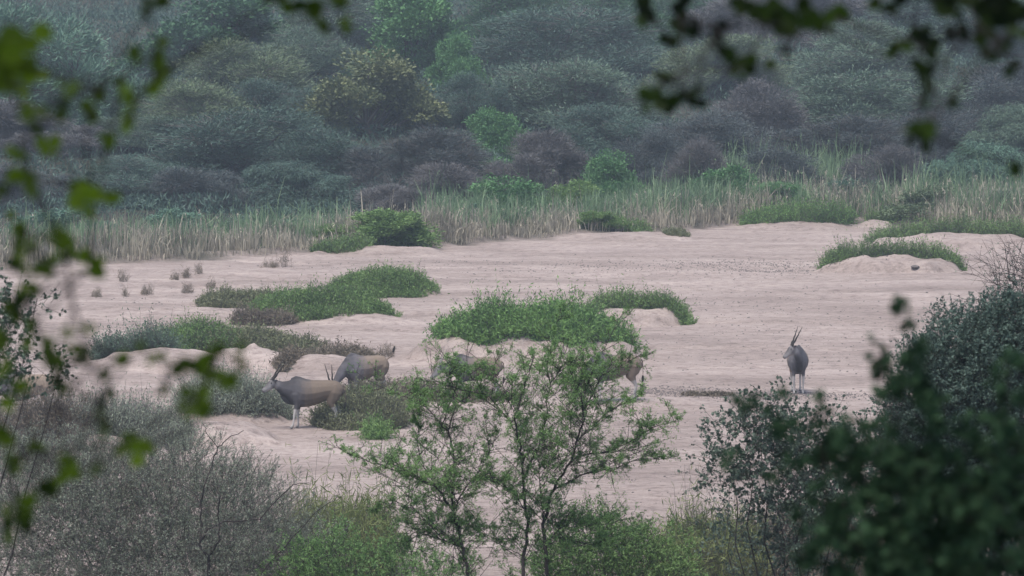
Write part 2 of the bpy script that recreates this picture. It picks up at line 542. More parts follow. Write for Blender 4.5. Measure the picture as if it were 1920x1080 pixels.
FAR = [
    # back rows
    (110, -60, 400, 306, 'd1', 'teal', 'feathery_tree', 'large feathery teal green tree filling the top left corner', 'tree'),
    (400, -45, 300, 338, 'l1', 'deep', 'leafy_tree', 'deep green leafy tree at the top edge right of the big teal tree', 'tree'),
    (620, -70, 280, 352, 'd2', 'greygreen', 'far_tree', 'grey green tree cut by the top edge, between the deep green and bright green trees', 'tree'),
    (770, -40, 250, 334, 'l2', 'fresh', 'leafy_tree', 'bright green tree at the top edge behind the yellowish tree', 'tree'),
    (860, 45, 110, 322, 'l1', 'fresh', 'leafy_shrub', 'narrow bright green shrub below the bright green tree at the top edge', 'shrub'),
    (910, -70, 260, 356, 'd3', 'deep', 'far_tree', 'dark green tree cut by the top edge above the wide slate shrub', 'tree'),
    (1040, -5, 420, 334, 'd2', 'slate', 'thicket_shrub', 'very wide slate grey thicket shrub near the top centre', 'shrub'),
    (1250, -70, 280, 356, 'd1', 'deep', 'far_tree', 'dark green tree at the top edge behind the overhanging leaves, right of centre', 'tree'),
    (1460, -60, 320, 354, 'b1', 'mauve', 'far_tree', 'mauve grey twiggy tree at the top edge behind the overhanging leaves', 'tree'),
    (1770, -60, 360, 352, 'd4', 'slate', 'far_tree', 'dark slate tree behind the overhanging leaves at the top right corner', 'tree'),
    (555, 38, 230, 328, 'd4', 'greygreen', 'dome_shrub', 'grey green domed shrub just left of the yellowish tree top', 'shrub'),
    (400, 58, 330, 314, 'd3', 'olive', 'dome_shrub', 'olive grey domed shrub directly below the deep green tree', 'shrub'),
    (1330, 45, 270, 322, 'd1', 'olive', 'dome_shrub', 'pale olive domed shrub behind the hanging leaves, above the dark plum thicket', 'shrub'),
    (1615, 25, 310, 326, 'd4', 'greygreen', 'dome_shrub', 'grey green flat domed shrub, upper of two stacked domes at right', 'shrub'),
    # middle rows
    (690, 72, 260, 300, 'l1', 'yellow', 'yellowish_tree', 'leafy tree with yellowish tips standing left of centre in the thicket', 'tree'),
    (385, 140, 290, 297, 'd2', 'olive', 'sloping_shrub', 'olive shrub sloping down to the right below the olive dome', 'shrub'),
    (555, 130, 220, 300, 'd1', 'slate', 'thicket_shrub', 'slate green shrub between the sloping olive shrub and the yellowish tree', 'shrub'),
    (870, 120, 190, 302, 'd3', 'slate', 'thicket_shrub', 'dark slate shrub just right of the yellowish tree', 'shrub'),
    (1075, 88, 340, 305, 'd2', 'greygreen', 'dome_shrub', 'big rounded grey green shrub in the upper centre below the wide slate thicket', 'shrub'),
    (1440, 130, 230, 300, 'd3', 'mauve', 'thicket_shrub', 'mauve grey shrub left of the lower stacked dome at right', 'shrub'),
    (1620, 118, 390, 302, 'd4', 'greygreen', 'dome_shrub', 'broad grey green dome, lower of two stacked domes at right', 'shrub'),
    (1860, 90, 280, 305, 'd1', 'plum', 'thicket_shrub', 'dark plum shrub at the right edge below the overhanging leaves', 'shrub'),
    (60, 185, 290, 292, 'b1', 'mauve', 'twiggy_shrub', 'mauve grey twiggy shrub at the left edge below the teal tree', 'shrub'),
    (245, 200, 230, 294, 'd1', 'greygreen', 'thicket_shrub', 'grey green shrub below the right side of the teal tree', 'shrub'),
    (430, 188, 400, 284, 'd2', 'slate', 'thicket_shrub', 'large dark shadowy slate thicket left of centre above the reeds', 'shrub'),
    (620, 215, 260, 283, 'd3', 'slate', 'thicket_shrub', 'slate shrub below the left side of the yellowish tree', 'shrub'),
    (1150, 180, 280, 291, 'd1', 'slate', 'thicket_shrub', 'slate shrub under the right half of the big rounded grey green shrub', 'shrub'),
    (930, 190, 150, 290, 'l2', 'fresh', 'leafy_shrub', 'bright green leafy shrub behind the mauve dome in the centre', 'shrub'),
    (860, 238, 190, 282, 'l1', 'fresh', 'leafy_shrub', 'mid green leafy shrub left of the mauve dome in the centre', 'shrub'),
    (1340, 195, 260, 286, 'd4', 'plum', 'thicket_shrub', 'dark plum thicket shrub below the lowest hanging leaves', 'shrub'),
    (1560, 205, 270, 285, 'b1', 'plum', 'thicket_shrub', 'dark plum twiggy shrub below the broad stacked dome', 'shrub'),
    (1730, 190, 270, 287, 'd2', 'plum', 'thicket_shrub', 'plum grey shrub right of the twiggy plum shrub behind the reeds', 'shrub'),
    (1890, 185, 190, 283, 'w1', 'greygreen', 'feathery_shrub', 'grey green drooping shrub at the right edge above the pale feathery one', 'shrub'),
    # front row behind the reeds
    (235, 284, 240, 273, 'd4', 'slate', 'dome_shrub', 'low slate grey dome behind the reeds at left', 'shrub'),
    (50, 300, 240, 274, 'b1', 'plum', 'thicket_shrub', 'plum grey shrub at the left edge behind the green bushes', 'shrub'),
    (400, 290, 230, 272, 'd1', 'plum', 'thicket_shrub', 'dark plum shrub just right of the low slate dome', 'shrub'),
    (575, 290, 220, 271, 'w1', 'slate', 'feathery_shrub', 'slate feathery shrub behind the reeds above the round green bush', 'shrub'),
    (770, 228, 260, 278, 'b1', 'plum', 'thicket_shrub', 'plum twiggy shrub below the right side of the yellowish tree', 'shrub'),
    (800, 300, 230, 269, 'b1', 'mauve', 'twiggy_shrub', 'mauve grey twiggy shrub just behind the reeds left of centre', 'shrub'),
    (1010, 233, 205, 276, 'b1', 'mauve', 'dome_shrub', 'rounded mauve grey twiggy dome in the centre above the reeds', 'shrub'),
    (1150, 268, 140, 272, 'l1', 'fresh', 'leafy_shrub', 'small green leafy shrub right of the mauve dome', 'shrub'),
    (1245, 235, 190, 278, 'd3', 'plum', 'thicket_shrub', 'dark plum shrub behind the small green leafy shrub', 'shrub'),
    (1335, 250, 150, 271, 'b1', 'mauve', 'twiggy_shrub', 'pale mauve twiggy shrub below the dark plum thicket', 'shrub'),
    (1480, 262, 200, 273, 'd2', 'plum', 'thicket_shrub', 'plum shrub behind the tall green reeds right of centre', 'shrub'),
    (1640, 245, 170, 270, 'd1', 'mauve', 'thicket_shrub', 'mauve grey shrub behind the reeds left of the pale feathery shrub', 'shrub'),
    (1820, 250, 200, 269, 'w1', 'teal', 'feathery_shrub', 'pale feathery grey green shrub arching over the reeds at right', 'shrub'),
    # green bushes among the reeds
    (100, 383, 240, 243, 'l1', 'teal', 'green_bush', 'teal green bush at the left edge of the sand behind the near leaves', 'bush'),
    (225, 408, 170, 240, 'd3', 'teal', 'green_bush', 'greyish green bush between two green bushes at the left reed edge', 'bush'),
    (335, 388, 170, 247, 'l2', 'teal', 'green_bush', 'teal green bush among the reeds below the dark plum shrub', 'bush'),
    (470, 398, 150, 251, 'l1', 'greygreen', 'green_bush', 'grey green bush among the reeds left of the round green bush', 'bush'),
    (722, 380, 225, 239.5, 'l2', 'mat', 'green_bush', 'round dark green bush standing at the sand edge left of centre', 'bush'),
    (630, 415, 130, 241, 'l1', 'mat', 'green_bush', 'smaller green bush leaning on the left of the round green bush', 'bush'),
    (960, 318, 200, 262, 'l1', 'fresh', 'green_bush', 'fresh green bush rising from the reeds below the mauve dome', 'bush'),
    (1080, 330, 170, 261, 'l2', 'mat', 'green_bush', 'green bush in the reeds below the small green leafy shrub', 'bush'),
    (1120, 390, 120, 251, 'l2', 'mat', 'green_bush', 'small dark green bush in the tan reeds above the far sand crest', 'bush'),
    (1745, 340, 170, 261, 'l1', 'olive', 'green_bush', 'olive bush among the reeds above the long green mat at right', 'bush'),
    (1890, 350, 130, 260, 'd4', 'greygreen', 'green_bush', 'grey green bush among the reeds at the right edge', 'bush'),
    (1450, 335, 180, 266, 'w1', 'fresh', 'green_bush', 'soft green bush among the tall reeds left of the bright far sand mat', 'bush'),
    (1600, 325, 170, 268, 'l1', 'teal', 'green_bush', 'soft teal bush among the tall reeds above the bright far sand mat', 'bush'),
    (1260, 350, 150, 262, 'l1', 'greygreen', 'green_bush', 'grey green bush among the tan reeds above the tiny olive mat', 'bush'),
    (900, 375, 120, 257, 'l2', 'teal', 'green_bush', 'low teal bush in the tan reeds right of the round green bush', 'bush'),
    (1350, 300, 160, 268, 'l2', 'fresh', 'green_bush', 'fresh green bush at the top of the reeds below the pale mauve shrub', 'bush'),
    (560, 405, 110, 246, 'l1', 'teal', 'green_bush', 'low teal bush in the reeds between two green bushes left of the round one', 'bush'),
    (780, 350, 150, 262, 'b1', 'mauve', 'twiggy_bush', 'pale mauve dead bush poking out behind the round green bush', 'bush'),
]
for f in FAR:
    far_shrub(*f)


# undergrowth filling the slope: nobody could count it
def undergrowth():
    rng = np.random.default_rng(77)
    n = 36000
    x = rng.uniform(-46, 46, n); y = rng.uniform(255, 400, n)
    keep = (y > 266) | ((y - edge_y(x) > 12) & (y > 262))
    keep &= (y - edge_y(x) > 8)
    keep &= (np.abs(x) < 1e9) & (np.abs(x) < y * .118 + 2)
    x, y = x[keep], y[keep]
    z = hgt(x, y)
    k = 6
    hh = .9 * (.6 + vnoise(x * .3, y * .3, 5)) + .3
    P = np.repeat(np.stack([x, y, z], 1), k, 0)
    P = P + rng.normal(size=P.shape) * [.3, .3, 0]
    P[:, 2] += np.repeat(hh, k) * rng.random(len(P))
    D = rng.normal(size=P.shape) * .6 + [0, 0, .8]
    g = Geo()
    g.cards(P, D, .45, .07, rng, np.clip(.4 + rng.normal(size=len(P)) * .2, 0, 1))
    o = g.build('undergrowth', M['slate'])
    tag(o, 'tangled dark undergrowth between the far bank shrubs', 'undergrowth', kind='stuff')


undergrowth()


# ------------------------------------------------------------ reeds
def reeds(name, label, pxa, pxb, dmin, dmax, n, hlo, hhi, mat, seed, plume=.0, top=None):
    rng = np.random.default_rng(seed)
    xa, xb = gp(pxa, 440)[0], gp(pxb, 440)[0]
    x = rng.uniform(xa, xb, n)
    t = dmin + (dmax - dmin) * rng.random(n)
    cl = fbm(x * .9, t * .5, seed, 2)
    k = rng.random(n) < np.clip(.65 + 1.1 * cl, .08, 1)
    x, t = x[k], t[k]; n = len(x)
    y = edge_y(x) + t
    z = hgt(x, y) - .03
    H = (hlo + (hhi - hlo) * rng.random(n)) * (1 + .8 * fbm(x * .5, y * .5, seed + 3, 3))
    H *= np.clip(.45 + t / 7, .4, 1) * (.6 + .4 * rng.random(n))
    H *= np.where(rng.random(n) < .06, 1.45, 1)
    P0 = np.stack([x, y, z], 1)
    a = rng.uniform(0, 2 * math.pi, n)
    lean = rng.random(n) ** 1.5 * .6
    dr = np.stack([np.cos(a), np.sin(a), a * 0], 1) * lean[:, None]
    P1 = P0 + dr * (H * .35)[:, None] + np.array([0, 0, 1.]) * (H * .55)[:, None]
    P2 = P0 + dr * (H * 1.2)[:, None] + np.array([0, 0, 1.]) * (H * (1 - lean * .4))[:, None]
    W = .016 + .014 * rng.random(n)
    S = unit(np.stack([np.sin(a + rng.normal(size=n)), np.cos(a), a * 0], 1)) * W[:, None]
    V = np.stack([P0 - S, P0 + S, P1 + S, P1 - S, P2 + S * .25, P2 - S * .25], 1)
    b = (np.arange(n) * 6)[:, None]
    Fc = np.concatenate([b + np.array([0, 1, 2, 3]), b + np.array([3, 2, 4, 5])], 0)
    g = Geo()
    g.add(V, Fc, np.repeat(np.clip(.5 + rng.normal(size=n) * .25 + .4 * fbm(x * .6, y * .3, 8, 2), 0, 1), 6))
    m = int(n * plume)
    if m:
        idx = rng.choice(n, m, replace=False)
        for q in range(5):
            PP = P2[idx] + rng.normal(size=(m, 3)) * .035 + np.array([0, 0, .02 + q * .045])
            g.cards(PP, rng.normal(size=(m, 3)) * .35 + [0, 0, 1], .16, .05, rng, .9)
    o = g.build(name, M[mat])
    tag(o, label, 'reeds', kind='stuff')


reeds('reed_bed', 'greyish tan reeds along the left edge of the far sand', -80, 640, 0.2, 8, 9500, .7, 1.7, 'reedtan', 11, .02)
reeds('reed_bed', 'green reeds behind the greyish tan reeds at left', -80, 660, 3, 17, 8000, .8, 1.8, 'reedgreen', 12, .01)
reeds('reed_bed', 'pale tan reeds along the sand edge in the centre', 640, 1420, 0.2, 7, 9000, .9, 1.9, 'reedtan', 13, .04)
reeds('reed_bed', 'green reeds behind the pale tan reeds in the centre', 780, 1400, 3, 19, 13000, 1.2, 2.3, 'reedgreen', 14, .02)
reeds('reed_bed', 'tall tan headed reeds along the bank at right', 1380, 2000, 1.0, 11, 9500, 1.2, 2.1, 'reedtan', 15, .08)
reeds('reed_bed', 'tall green reeds in the right half of the bank', 1280, 2000, 2, 19, 15000, 1.3, 2.5, 'reedgreen', 16, .02)


# ------------------------------------------------------------ low plants on the sand mounds
def sprigs(g, x, y, H, rng, k=9, leaf=(.11, .032), lean=.35, tonebase=.5, patch=None):
    n = len(x)
    z = hgt(x, y)
    P0 = np.stack([x, y, z], 1)
    d = unit(rng.normal(size=(n, 3)) * lean + [0, 0, 1])
    t = (np.arange(k) + .5) / k
    P = P0[:, None] + d[:, None] * (H[:, None] * t[None])[:, :, None] + rng.normal(size=(n, k, 3)) * .035
    D = d[:, None] * .7 + rng.normal(size=(n, k, 3)) * .55
    tone = tonebase + .55 * fbm(x * 1.3, y * 1.3, 91, 2)[:, None] + .12 * rng.normal(size=(n, 1)) + .12 * rng.normal(size=(n, k))
    sz = (.7 + .6 * rng.random((n, k))).ravel()
    g.cards(P.reshape(-1, 3), D.reshape(-1, 3), leaf[0] * sz, leaf[1] * sz, rng, tone.ravel())
    return P0, d


def mat_plant(px, py, hw, dep, H, n, mat, label, name='low_plant', cat='plant', cut=None, seed=1, leaf=(.12, .034), lean=.5,
              group='low plants on the sand mounds', k=9, edge=.35):
    rng = np.random.default_rng(seed)
    c = gp(px, py)
    wx = hw / F * c[1]
    u = rng.uniform(-1, 1, n * 2); v = rng.uniform(-1, 1, n * 2)
    r = u * u + v * v + .45 * vnoise(u * 3 + px, v * 3, 5)
    keep = r < 1
    if cut is not None:
        keep &= v > cut(u)
    keep &= rng.random(n * 2) < np.clip((1 - r) * 3.5 + .12, 0, 1)
    keep &= rng.random(n * 2) < np.clip(1.1 + 1.9 * fbm(u * 4 + px, v * 4, 3, 3), .06, 1)
    u, v, r = u[keep][:n], v[keep][:n], r[keep][:n]
    x = c[0] + u * wx; y = c[1] + v * dep
    hh = 1.12 * H * (edge + (1 - edge) * np.clip(1.6 * (1 - r), 0, 1) ** .7) * (.45 + .75 * rng.random(len(x)) + .7 * (rng.random(len(x)) < .03)) * (1 + .7 * fbm(x * 1.4, y * 1.4, seed, 2))
    r_ = empty(name, (c[0], c[1], hz(c[0], c[1])), label, cat, group)
    g = Geo()
    P0, d = sprigs(g, x, y, hh, rng, k, leaf, lean)
    o = g.build('foliage', M[mat], r_)
    o.location = -Vector(r_.location)
    if n < 600:
        return r_
    s = Geo()
    s.sticks(P0, P0 + d * (hh * .85)[:, None], .006, .003)
    o2 = s.build('stem', M['greybark'], r_)
    o2.location = -Vector(r_.location)
    return r_


mat_plant(715, 552, 108, 1.8, .55, 3000, 'mat', 'green mat on the sand mound behind the two lower mats, left of centre', seed=21)
mat_plant(600, 597, 150, 2.4, .55, 5000, 'mat', 'widest bright green mat of the left middle cluster', seed=22)
mat_plant(455, 577, 90, 1.5, .48, 2000, 'drymat', 'dull olive mat at the left end of the middle cluster', seed=23)
mat_plant(495, 606, 62, 1.5, .50, 1500, 'brownmat', 'brownish mat below the dull olive mat', seed=24)
mat_plant(250, 676, 80, 2.0, .85, 2600, 'greygreen', 'dark grey green plants on the left end of the long eroded mound', seed=25, cut=lambda u: -.1 + 0 * u)
mat_plant(360, 664, 110, 1.9, .75, 3300, 'mat', 'green plants on the crest of the long eroded sand mound', seed=26, cut=lambda u: -.35 + .3 * np.sin(u * 9))
mat_plant(500, 664, 130, 1.8, .62, 3200, 'drymat', 'olive plants behind the two pale eroded sand domes', seed=27, cut=lambda u: -.45 + .3 * np.sin(u * 11))
mat_plant(635, 674, 75, 1.5, .50, 1800, 'brownmat', 'brown green plants directly behind the grazing antelope', seed=28)
mat_plant(540, 692, 25, 1.3, .38, 500, 'brownmat', 'brownish plants in the gap between the two pale sand domes', seed=29)
mat_plant(1000, 668, 192, 2.4, .95, 8200, 'bushmat', 'largest bright green bushy mat covering the central mound', name='bushy_plant', seed=30, leaf=(.15, .045), k=11)
mat_plant(1190, 604, 112, 1.9, .62, 2600, 'mat', 'arching green mat over the small bare sand dome right of centre', seed=31, cut=lambda u: .0 - .9 * u * u)
mat_plant(1125, 596, 60, 1.6, .45, 1200, 'mat', 'green plants joining the arching mat to the largest central mat', seed=32)
mat_plant(1672, 505, 138, 2.1, .75, 3600, 'mat', 'long green mat crowning the lone sand hummock at right', seed=33, cut=lambda u: -.25 - .6 * u * u)
mat_plant(1795, 452, 170, 2.8, .85, 4600, 'mat', 'long dark green mat at the right edge of the sand below the reeds', seed=34, cut=lambda u: -.35 - .4 * (u < -.5))
mat_plant(1495, 424, 112, 2.5, .95, 3600, 'bushmat', 'bright green mat along the far sand edge below the tan headed reeds', seed=35, cut=lambda u: -.7 + 0 * u)
mat_plant(1672, 422, 50, 2.2, .75, 1400, 'mat', 'small green mat behind the little sand peak at right', seed=36, cut=lambda u: 0 * u)
mat_plant(1180, 438, 45, 1.5, .55, 800, 'mat', 'small green mat at the crest of the far sand in the centre', seed=37)
mat_plant(1268, 446, 26, 1.2, .30, 400, 'drymat', 'tiny olive mat on the far sand right of the crest', seed=38)
mat_plant(640, 474, 60, 1.6, .55, 1100, 'mat', 'low green skirt of plants in front of the round green bush', seed=39)
mat_plant(435, 785, 118, 1.9, 1.0, 4600, 'silver', 'grey green knee high brush left of the walking antelope', name='brush', cat='brush', seed=41, leaf=(.10, .026), lean=.5)
mat_plant(675, 800, 98, 1.6, .62, 3200, 'drymat', 'olive brush in front of the walking antelope hind legs', name='brush', cat='brush', seed=42, leaf=(.10, .026), lean=.5)
mat_plant(735, 748, 95, 1.8, .60, 1900, 'brownmat', 'brown green brush below the rump of the grazing antelope', name='brush', cat='brush', seed=43, leaf=(.10, .026))
mat_plant(190, 835, 175, 2.6, 1.15, 5200, 'silver', 'grey green brush at left behind the big grey thorn shrub', name='brush', cat='brush', seed=44, leaf=(.10, .026), lean=.5)
mat_plant(40, 850, 130, 2.5, 1.2, 3800, 'brownmat', 'brownish brush hiding the antelope at the left edge', name='brush', cat='brush', seed=45, leaf=(.10, .026), lean=.5)
mat_plant(880, 748, 110, 1.3, .38, 900, 'brownmat', 'sparse olive brush behind the feathery green tree', name='brush', cat='brush', seed=46, leaf=(.10, .026))
mat_plant(1330, 742, 55, .6, .14, 160, 'brownmat', 'thin flat weeds on the sand left of the front facing antelope', seed=47)
mat_plant(708, 818, 24, .7, .55, 320, 'mat', 'small green weed clump on the sand left of the feathery tree', seed=48)
mat_plant(640, 1078, 100, 2.5, 1.45, 4200, 'grass', 'tall yellow green grass at the bottom left of the feathery tree', name='grass_clump', cat='grass', seed=49, leaf=(.30, .022), lean=.2, group='grass clumps on the near bank')
mat_plant(1330, 1080, 120, 2.5, 1.2, 3000, 'grass', 'yellowish low grass at the bottom between the feathery tree and the dark leaves', name='grass_clump', cat='grass', seed=50, leaf=(.22, .022), lean=.25, group='grass clumps on the near bank')
mat_plant(1530, 1060, 150, 3.0, .75, 3000, 'brownmat', 'brown dry weeds on the near bank at the bottom right', name='brush', cat='brush', seed=51, leaf=(.12, .03))

# small dry tufts on the left sand
TUFT = [(535, 500, 18, .75, 'largest dark brown dry tuft on the sand below the reeds'),
        (505, 512, 22, .35, 'low grey tuft just left of the largest dark tuft'),
        (372, 520, 8, .45, 'narrow upright tuft in the row on the left sand'),
        (350, 522, 12, .32, 'pale thin tuft left of the narrow upright tuft'),
        (395, 538, 9, .42, 'rounded grey tuft right of the narrow upright tuft'),
        (352, 545, 14, .22, 'low brown tuft below the narrow upright tuft'),
        (328, 526, 9, .30, 'reddish tuft left of the pale thin tuft'),
        (232, 530, 12, .45, 'reddish brown tuft nearest the near leaves on the left sand'),
        (234, 556, 5, .34, 'single small dark tuft on the lower left sand'),
        (180, 558, 12, .26, 'low pinkish tuft at the far left sand'),
        (275, 550, 16, .24, 'thin scattered tuft in the middle of the left sand'),
        (820, 700, 10, .35, 'small tuft on the sand left of the central mat'),
        (725, 668, 18, .40, 'dry tuft right of the grazing antelope rump'),
        (1160, 620, 8, .12, 'tiny tuft on the small bare sand dome')]
for i, (px, py, hw, H, lb) in enumerate(TUFT):
    mat_plant(px, py, hw * .8, .4, H * 1.25, 18 + hw * 2, 'brownmat', lb, name='dry_tuft', cat='tuft', seed=60 + i, leaf=(.24, .013), lean=.22,
              group='dry tufts on the sand', k=7)


# stones and driftwood bits on the sand
def stone(px, py, s, label, seed):
    p = on_ground(px, py)
    bm = bmesh.new()
    bmesh.ops.create_icosphere(bm, subdivisions=2, radius=1)
    rr = random.Random(seed)
    ox = rr.uniform(0, 50)
    for v in bm.verts:
        n = float(vnoise(np.array([v.co.x * 1.3 + ox]), np.array([v.co.y * 1.3 + v.co.z]), 3)[0])
        v.co *= 1 + .5 * n
        v.co.x *= s * 1.4; v.co.y *= s; v.co.z *= s * .55
    me = bpy.data.meshes.new('stone'); bm.to_mesh(me); bm.free()
    me.materials.append(M['stone'])
    o = bpy.data.objects.new('stone', me); C.objects.link(o)
    o.location = (p[0], p[1], p[2] + s * .2)
    o.rotation_euler = (0, 0, rr.uniform(0, 3))
    tag(o, label, 'stone', 'dark stones lying on the sand')


stone(1071, 549, .10, 'small brown stone on the sand above the largest central mat', 1)
stone(1716, 504, .14, 'dark flat stone in front of the lone sand hummock', 2)
stone(1738, 549, .06, 'small dark stone on the sand below the lone hummock at right', 3)
stone(1650, 596, .04, 'tiny dark stone on open sand right of the front facing antelope', 4)
stone(805, 521, .08, 'brown stone right of the uppermost green mat', 5)
stone(1588, 672, .045, 'tiny stone right of the front facing antelope, higher of two', 6)
stone(1573, 678, .04, 'tiny stone right of the front facing antelope, lower of two', 7)


def pebbles():
    rng = np.random.default_rng(5)
    zones = [(1430, 500, 230, 14, 1500), (1100, 500, 300, 16, 500), (1450, 742, 260, 9, 1300), (1400, 1000, 200, 30, 500), (1500, 640, 500, 90, 900), (900, 780, 300, 50, 500), (700, 500, 250, 20, 300),
             (1250, 735, 120, 10, 500), (760, 790, 70, 14, 300), (1100, 800, 500, 120, 900), (1300, 560, 500, 60, 600), (400, 560, 400, 30, 300)]
    A = []
    for px, py, sx, sy, n in zones:
        qx = px + rng.normal(size=n) * sx * .5; qy = py + rng.normal(size=n) * sy * .5
        for a, b in zip(qx, qy):
            A.append(gp(a, b))
    P = np.array(A); P[:, 2] = hgt(P[:, 0], P[:, 1])
    n = len(P)
    r = .012 + .028 * rng.random(n) ** 2.5
    dx = np.stack([r * 1.5, r * 0, r * 0], 1); dy = np.stack([r * 0, r * 1.2, r * 0], 1); dz = np.stack([r * 0, r * 0, r * .9], 1)
    V = np.stack([P + dx - dz, P + dy - dz, P - dx - dz, P - dy - dz, P + dx * .5 + dz, P + dy * .5 + dz, P - dx * .5 + dz, P - dy * .5 + dz], 1)
    b = (np.arange(n) * 8)[:, None]
    Fc = np.concatenate([b + np.array(q) for q in ([0, 1, 5, 4], [1, 2, 6, 5], [2, 3, 7, 6], [3, 0, 4, 7], [4, 5, 6, 7])], 0)
    g = Geo(); g.add(V, Fc, .5)
    o = g.build('pebbles', M['stone'])
    tag(o, 'fine dark pebbles and flood debris strewn over the sand', 'pebbles', kind='stuff')


pebbles()


# ------------------------------------------------------------ antelopes
def hide_mat():
    m, nt, p, out = newmat('antelope_hide')
    a = nt.nodes.new('ShaderNodeAttribute'); a.attribute_name = 'hide'
    n = nt.nodes.new('ShaderNodeTexNoise'); n.inputs['Scale'].default_value = 14; n.inputs['Detail'].default_value = 4
    tc = nt.nodes.new('ShaderNodeTexCoord'); nt.links.new(tc.outputs['Object'], n.inputs['Vector'])
    r = nt.nodes.new('ShaderNodeValToRGB')
    r.color_ramp.elements[0].color = (.85, .85, .85, 1); r.color_ramp.elements[1].color = (1.12, 1.12, 1.12, 1)
    nt.links.new(n.outputs['Fac'], r.inputs[0])
    x = nt.nodes.new('ShaderNodeMix'); x.data_type = 'RGBA'; x.blend_type = 'MULTIPLY'; x.inputs[0].default_value = 1
    nt.links.new(a.outputs['Color'], x.inputs[6]); nt.links.new(r.outputs[0], x.inputs[7])
    nt.links.new(x.outputs[2], p.inputs['Base Color'])
    p.inputs['Roughness'].default_value = .75
    p.inputs['Specular IOR Level'].default_value = .2
    return m


M['hide'] = hide_mat()
M['horn'] = bark_mat('horn', (.016, .014, .014), (.034, .03, .028), 40)
M['palehorn'] = bark_mat('pale_horn', (.20, .18, .17), (.32, .30, .28), 40)
M['eye'], _nt, _p, _o = newmat('dark_eye')
_p.inputs['Base Color'].default_value = (.01, .008, .008, 1); _p.inputs['Roughness'].default_value = .15

TAN = np.array([.185, .145, .115]); GREY0 = np.array([.090, .086, .096]); DARK = np.array([.035, .030, .032])
WHITE = np.array([.58, .55, .53]); BELLY = np.array([.15, .135, .12]); FACE = np.array([.27, .26, .265])


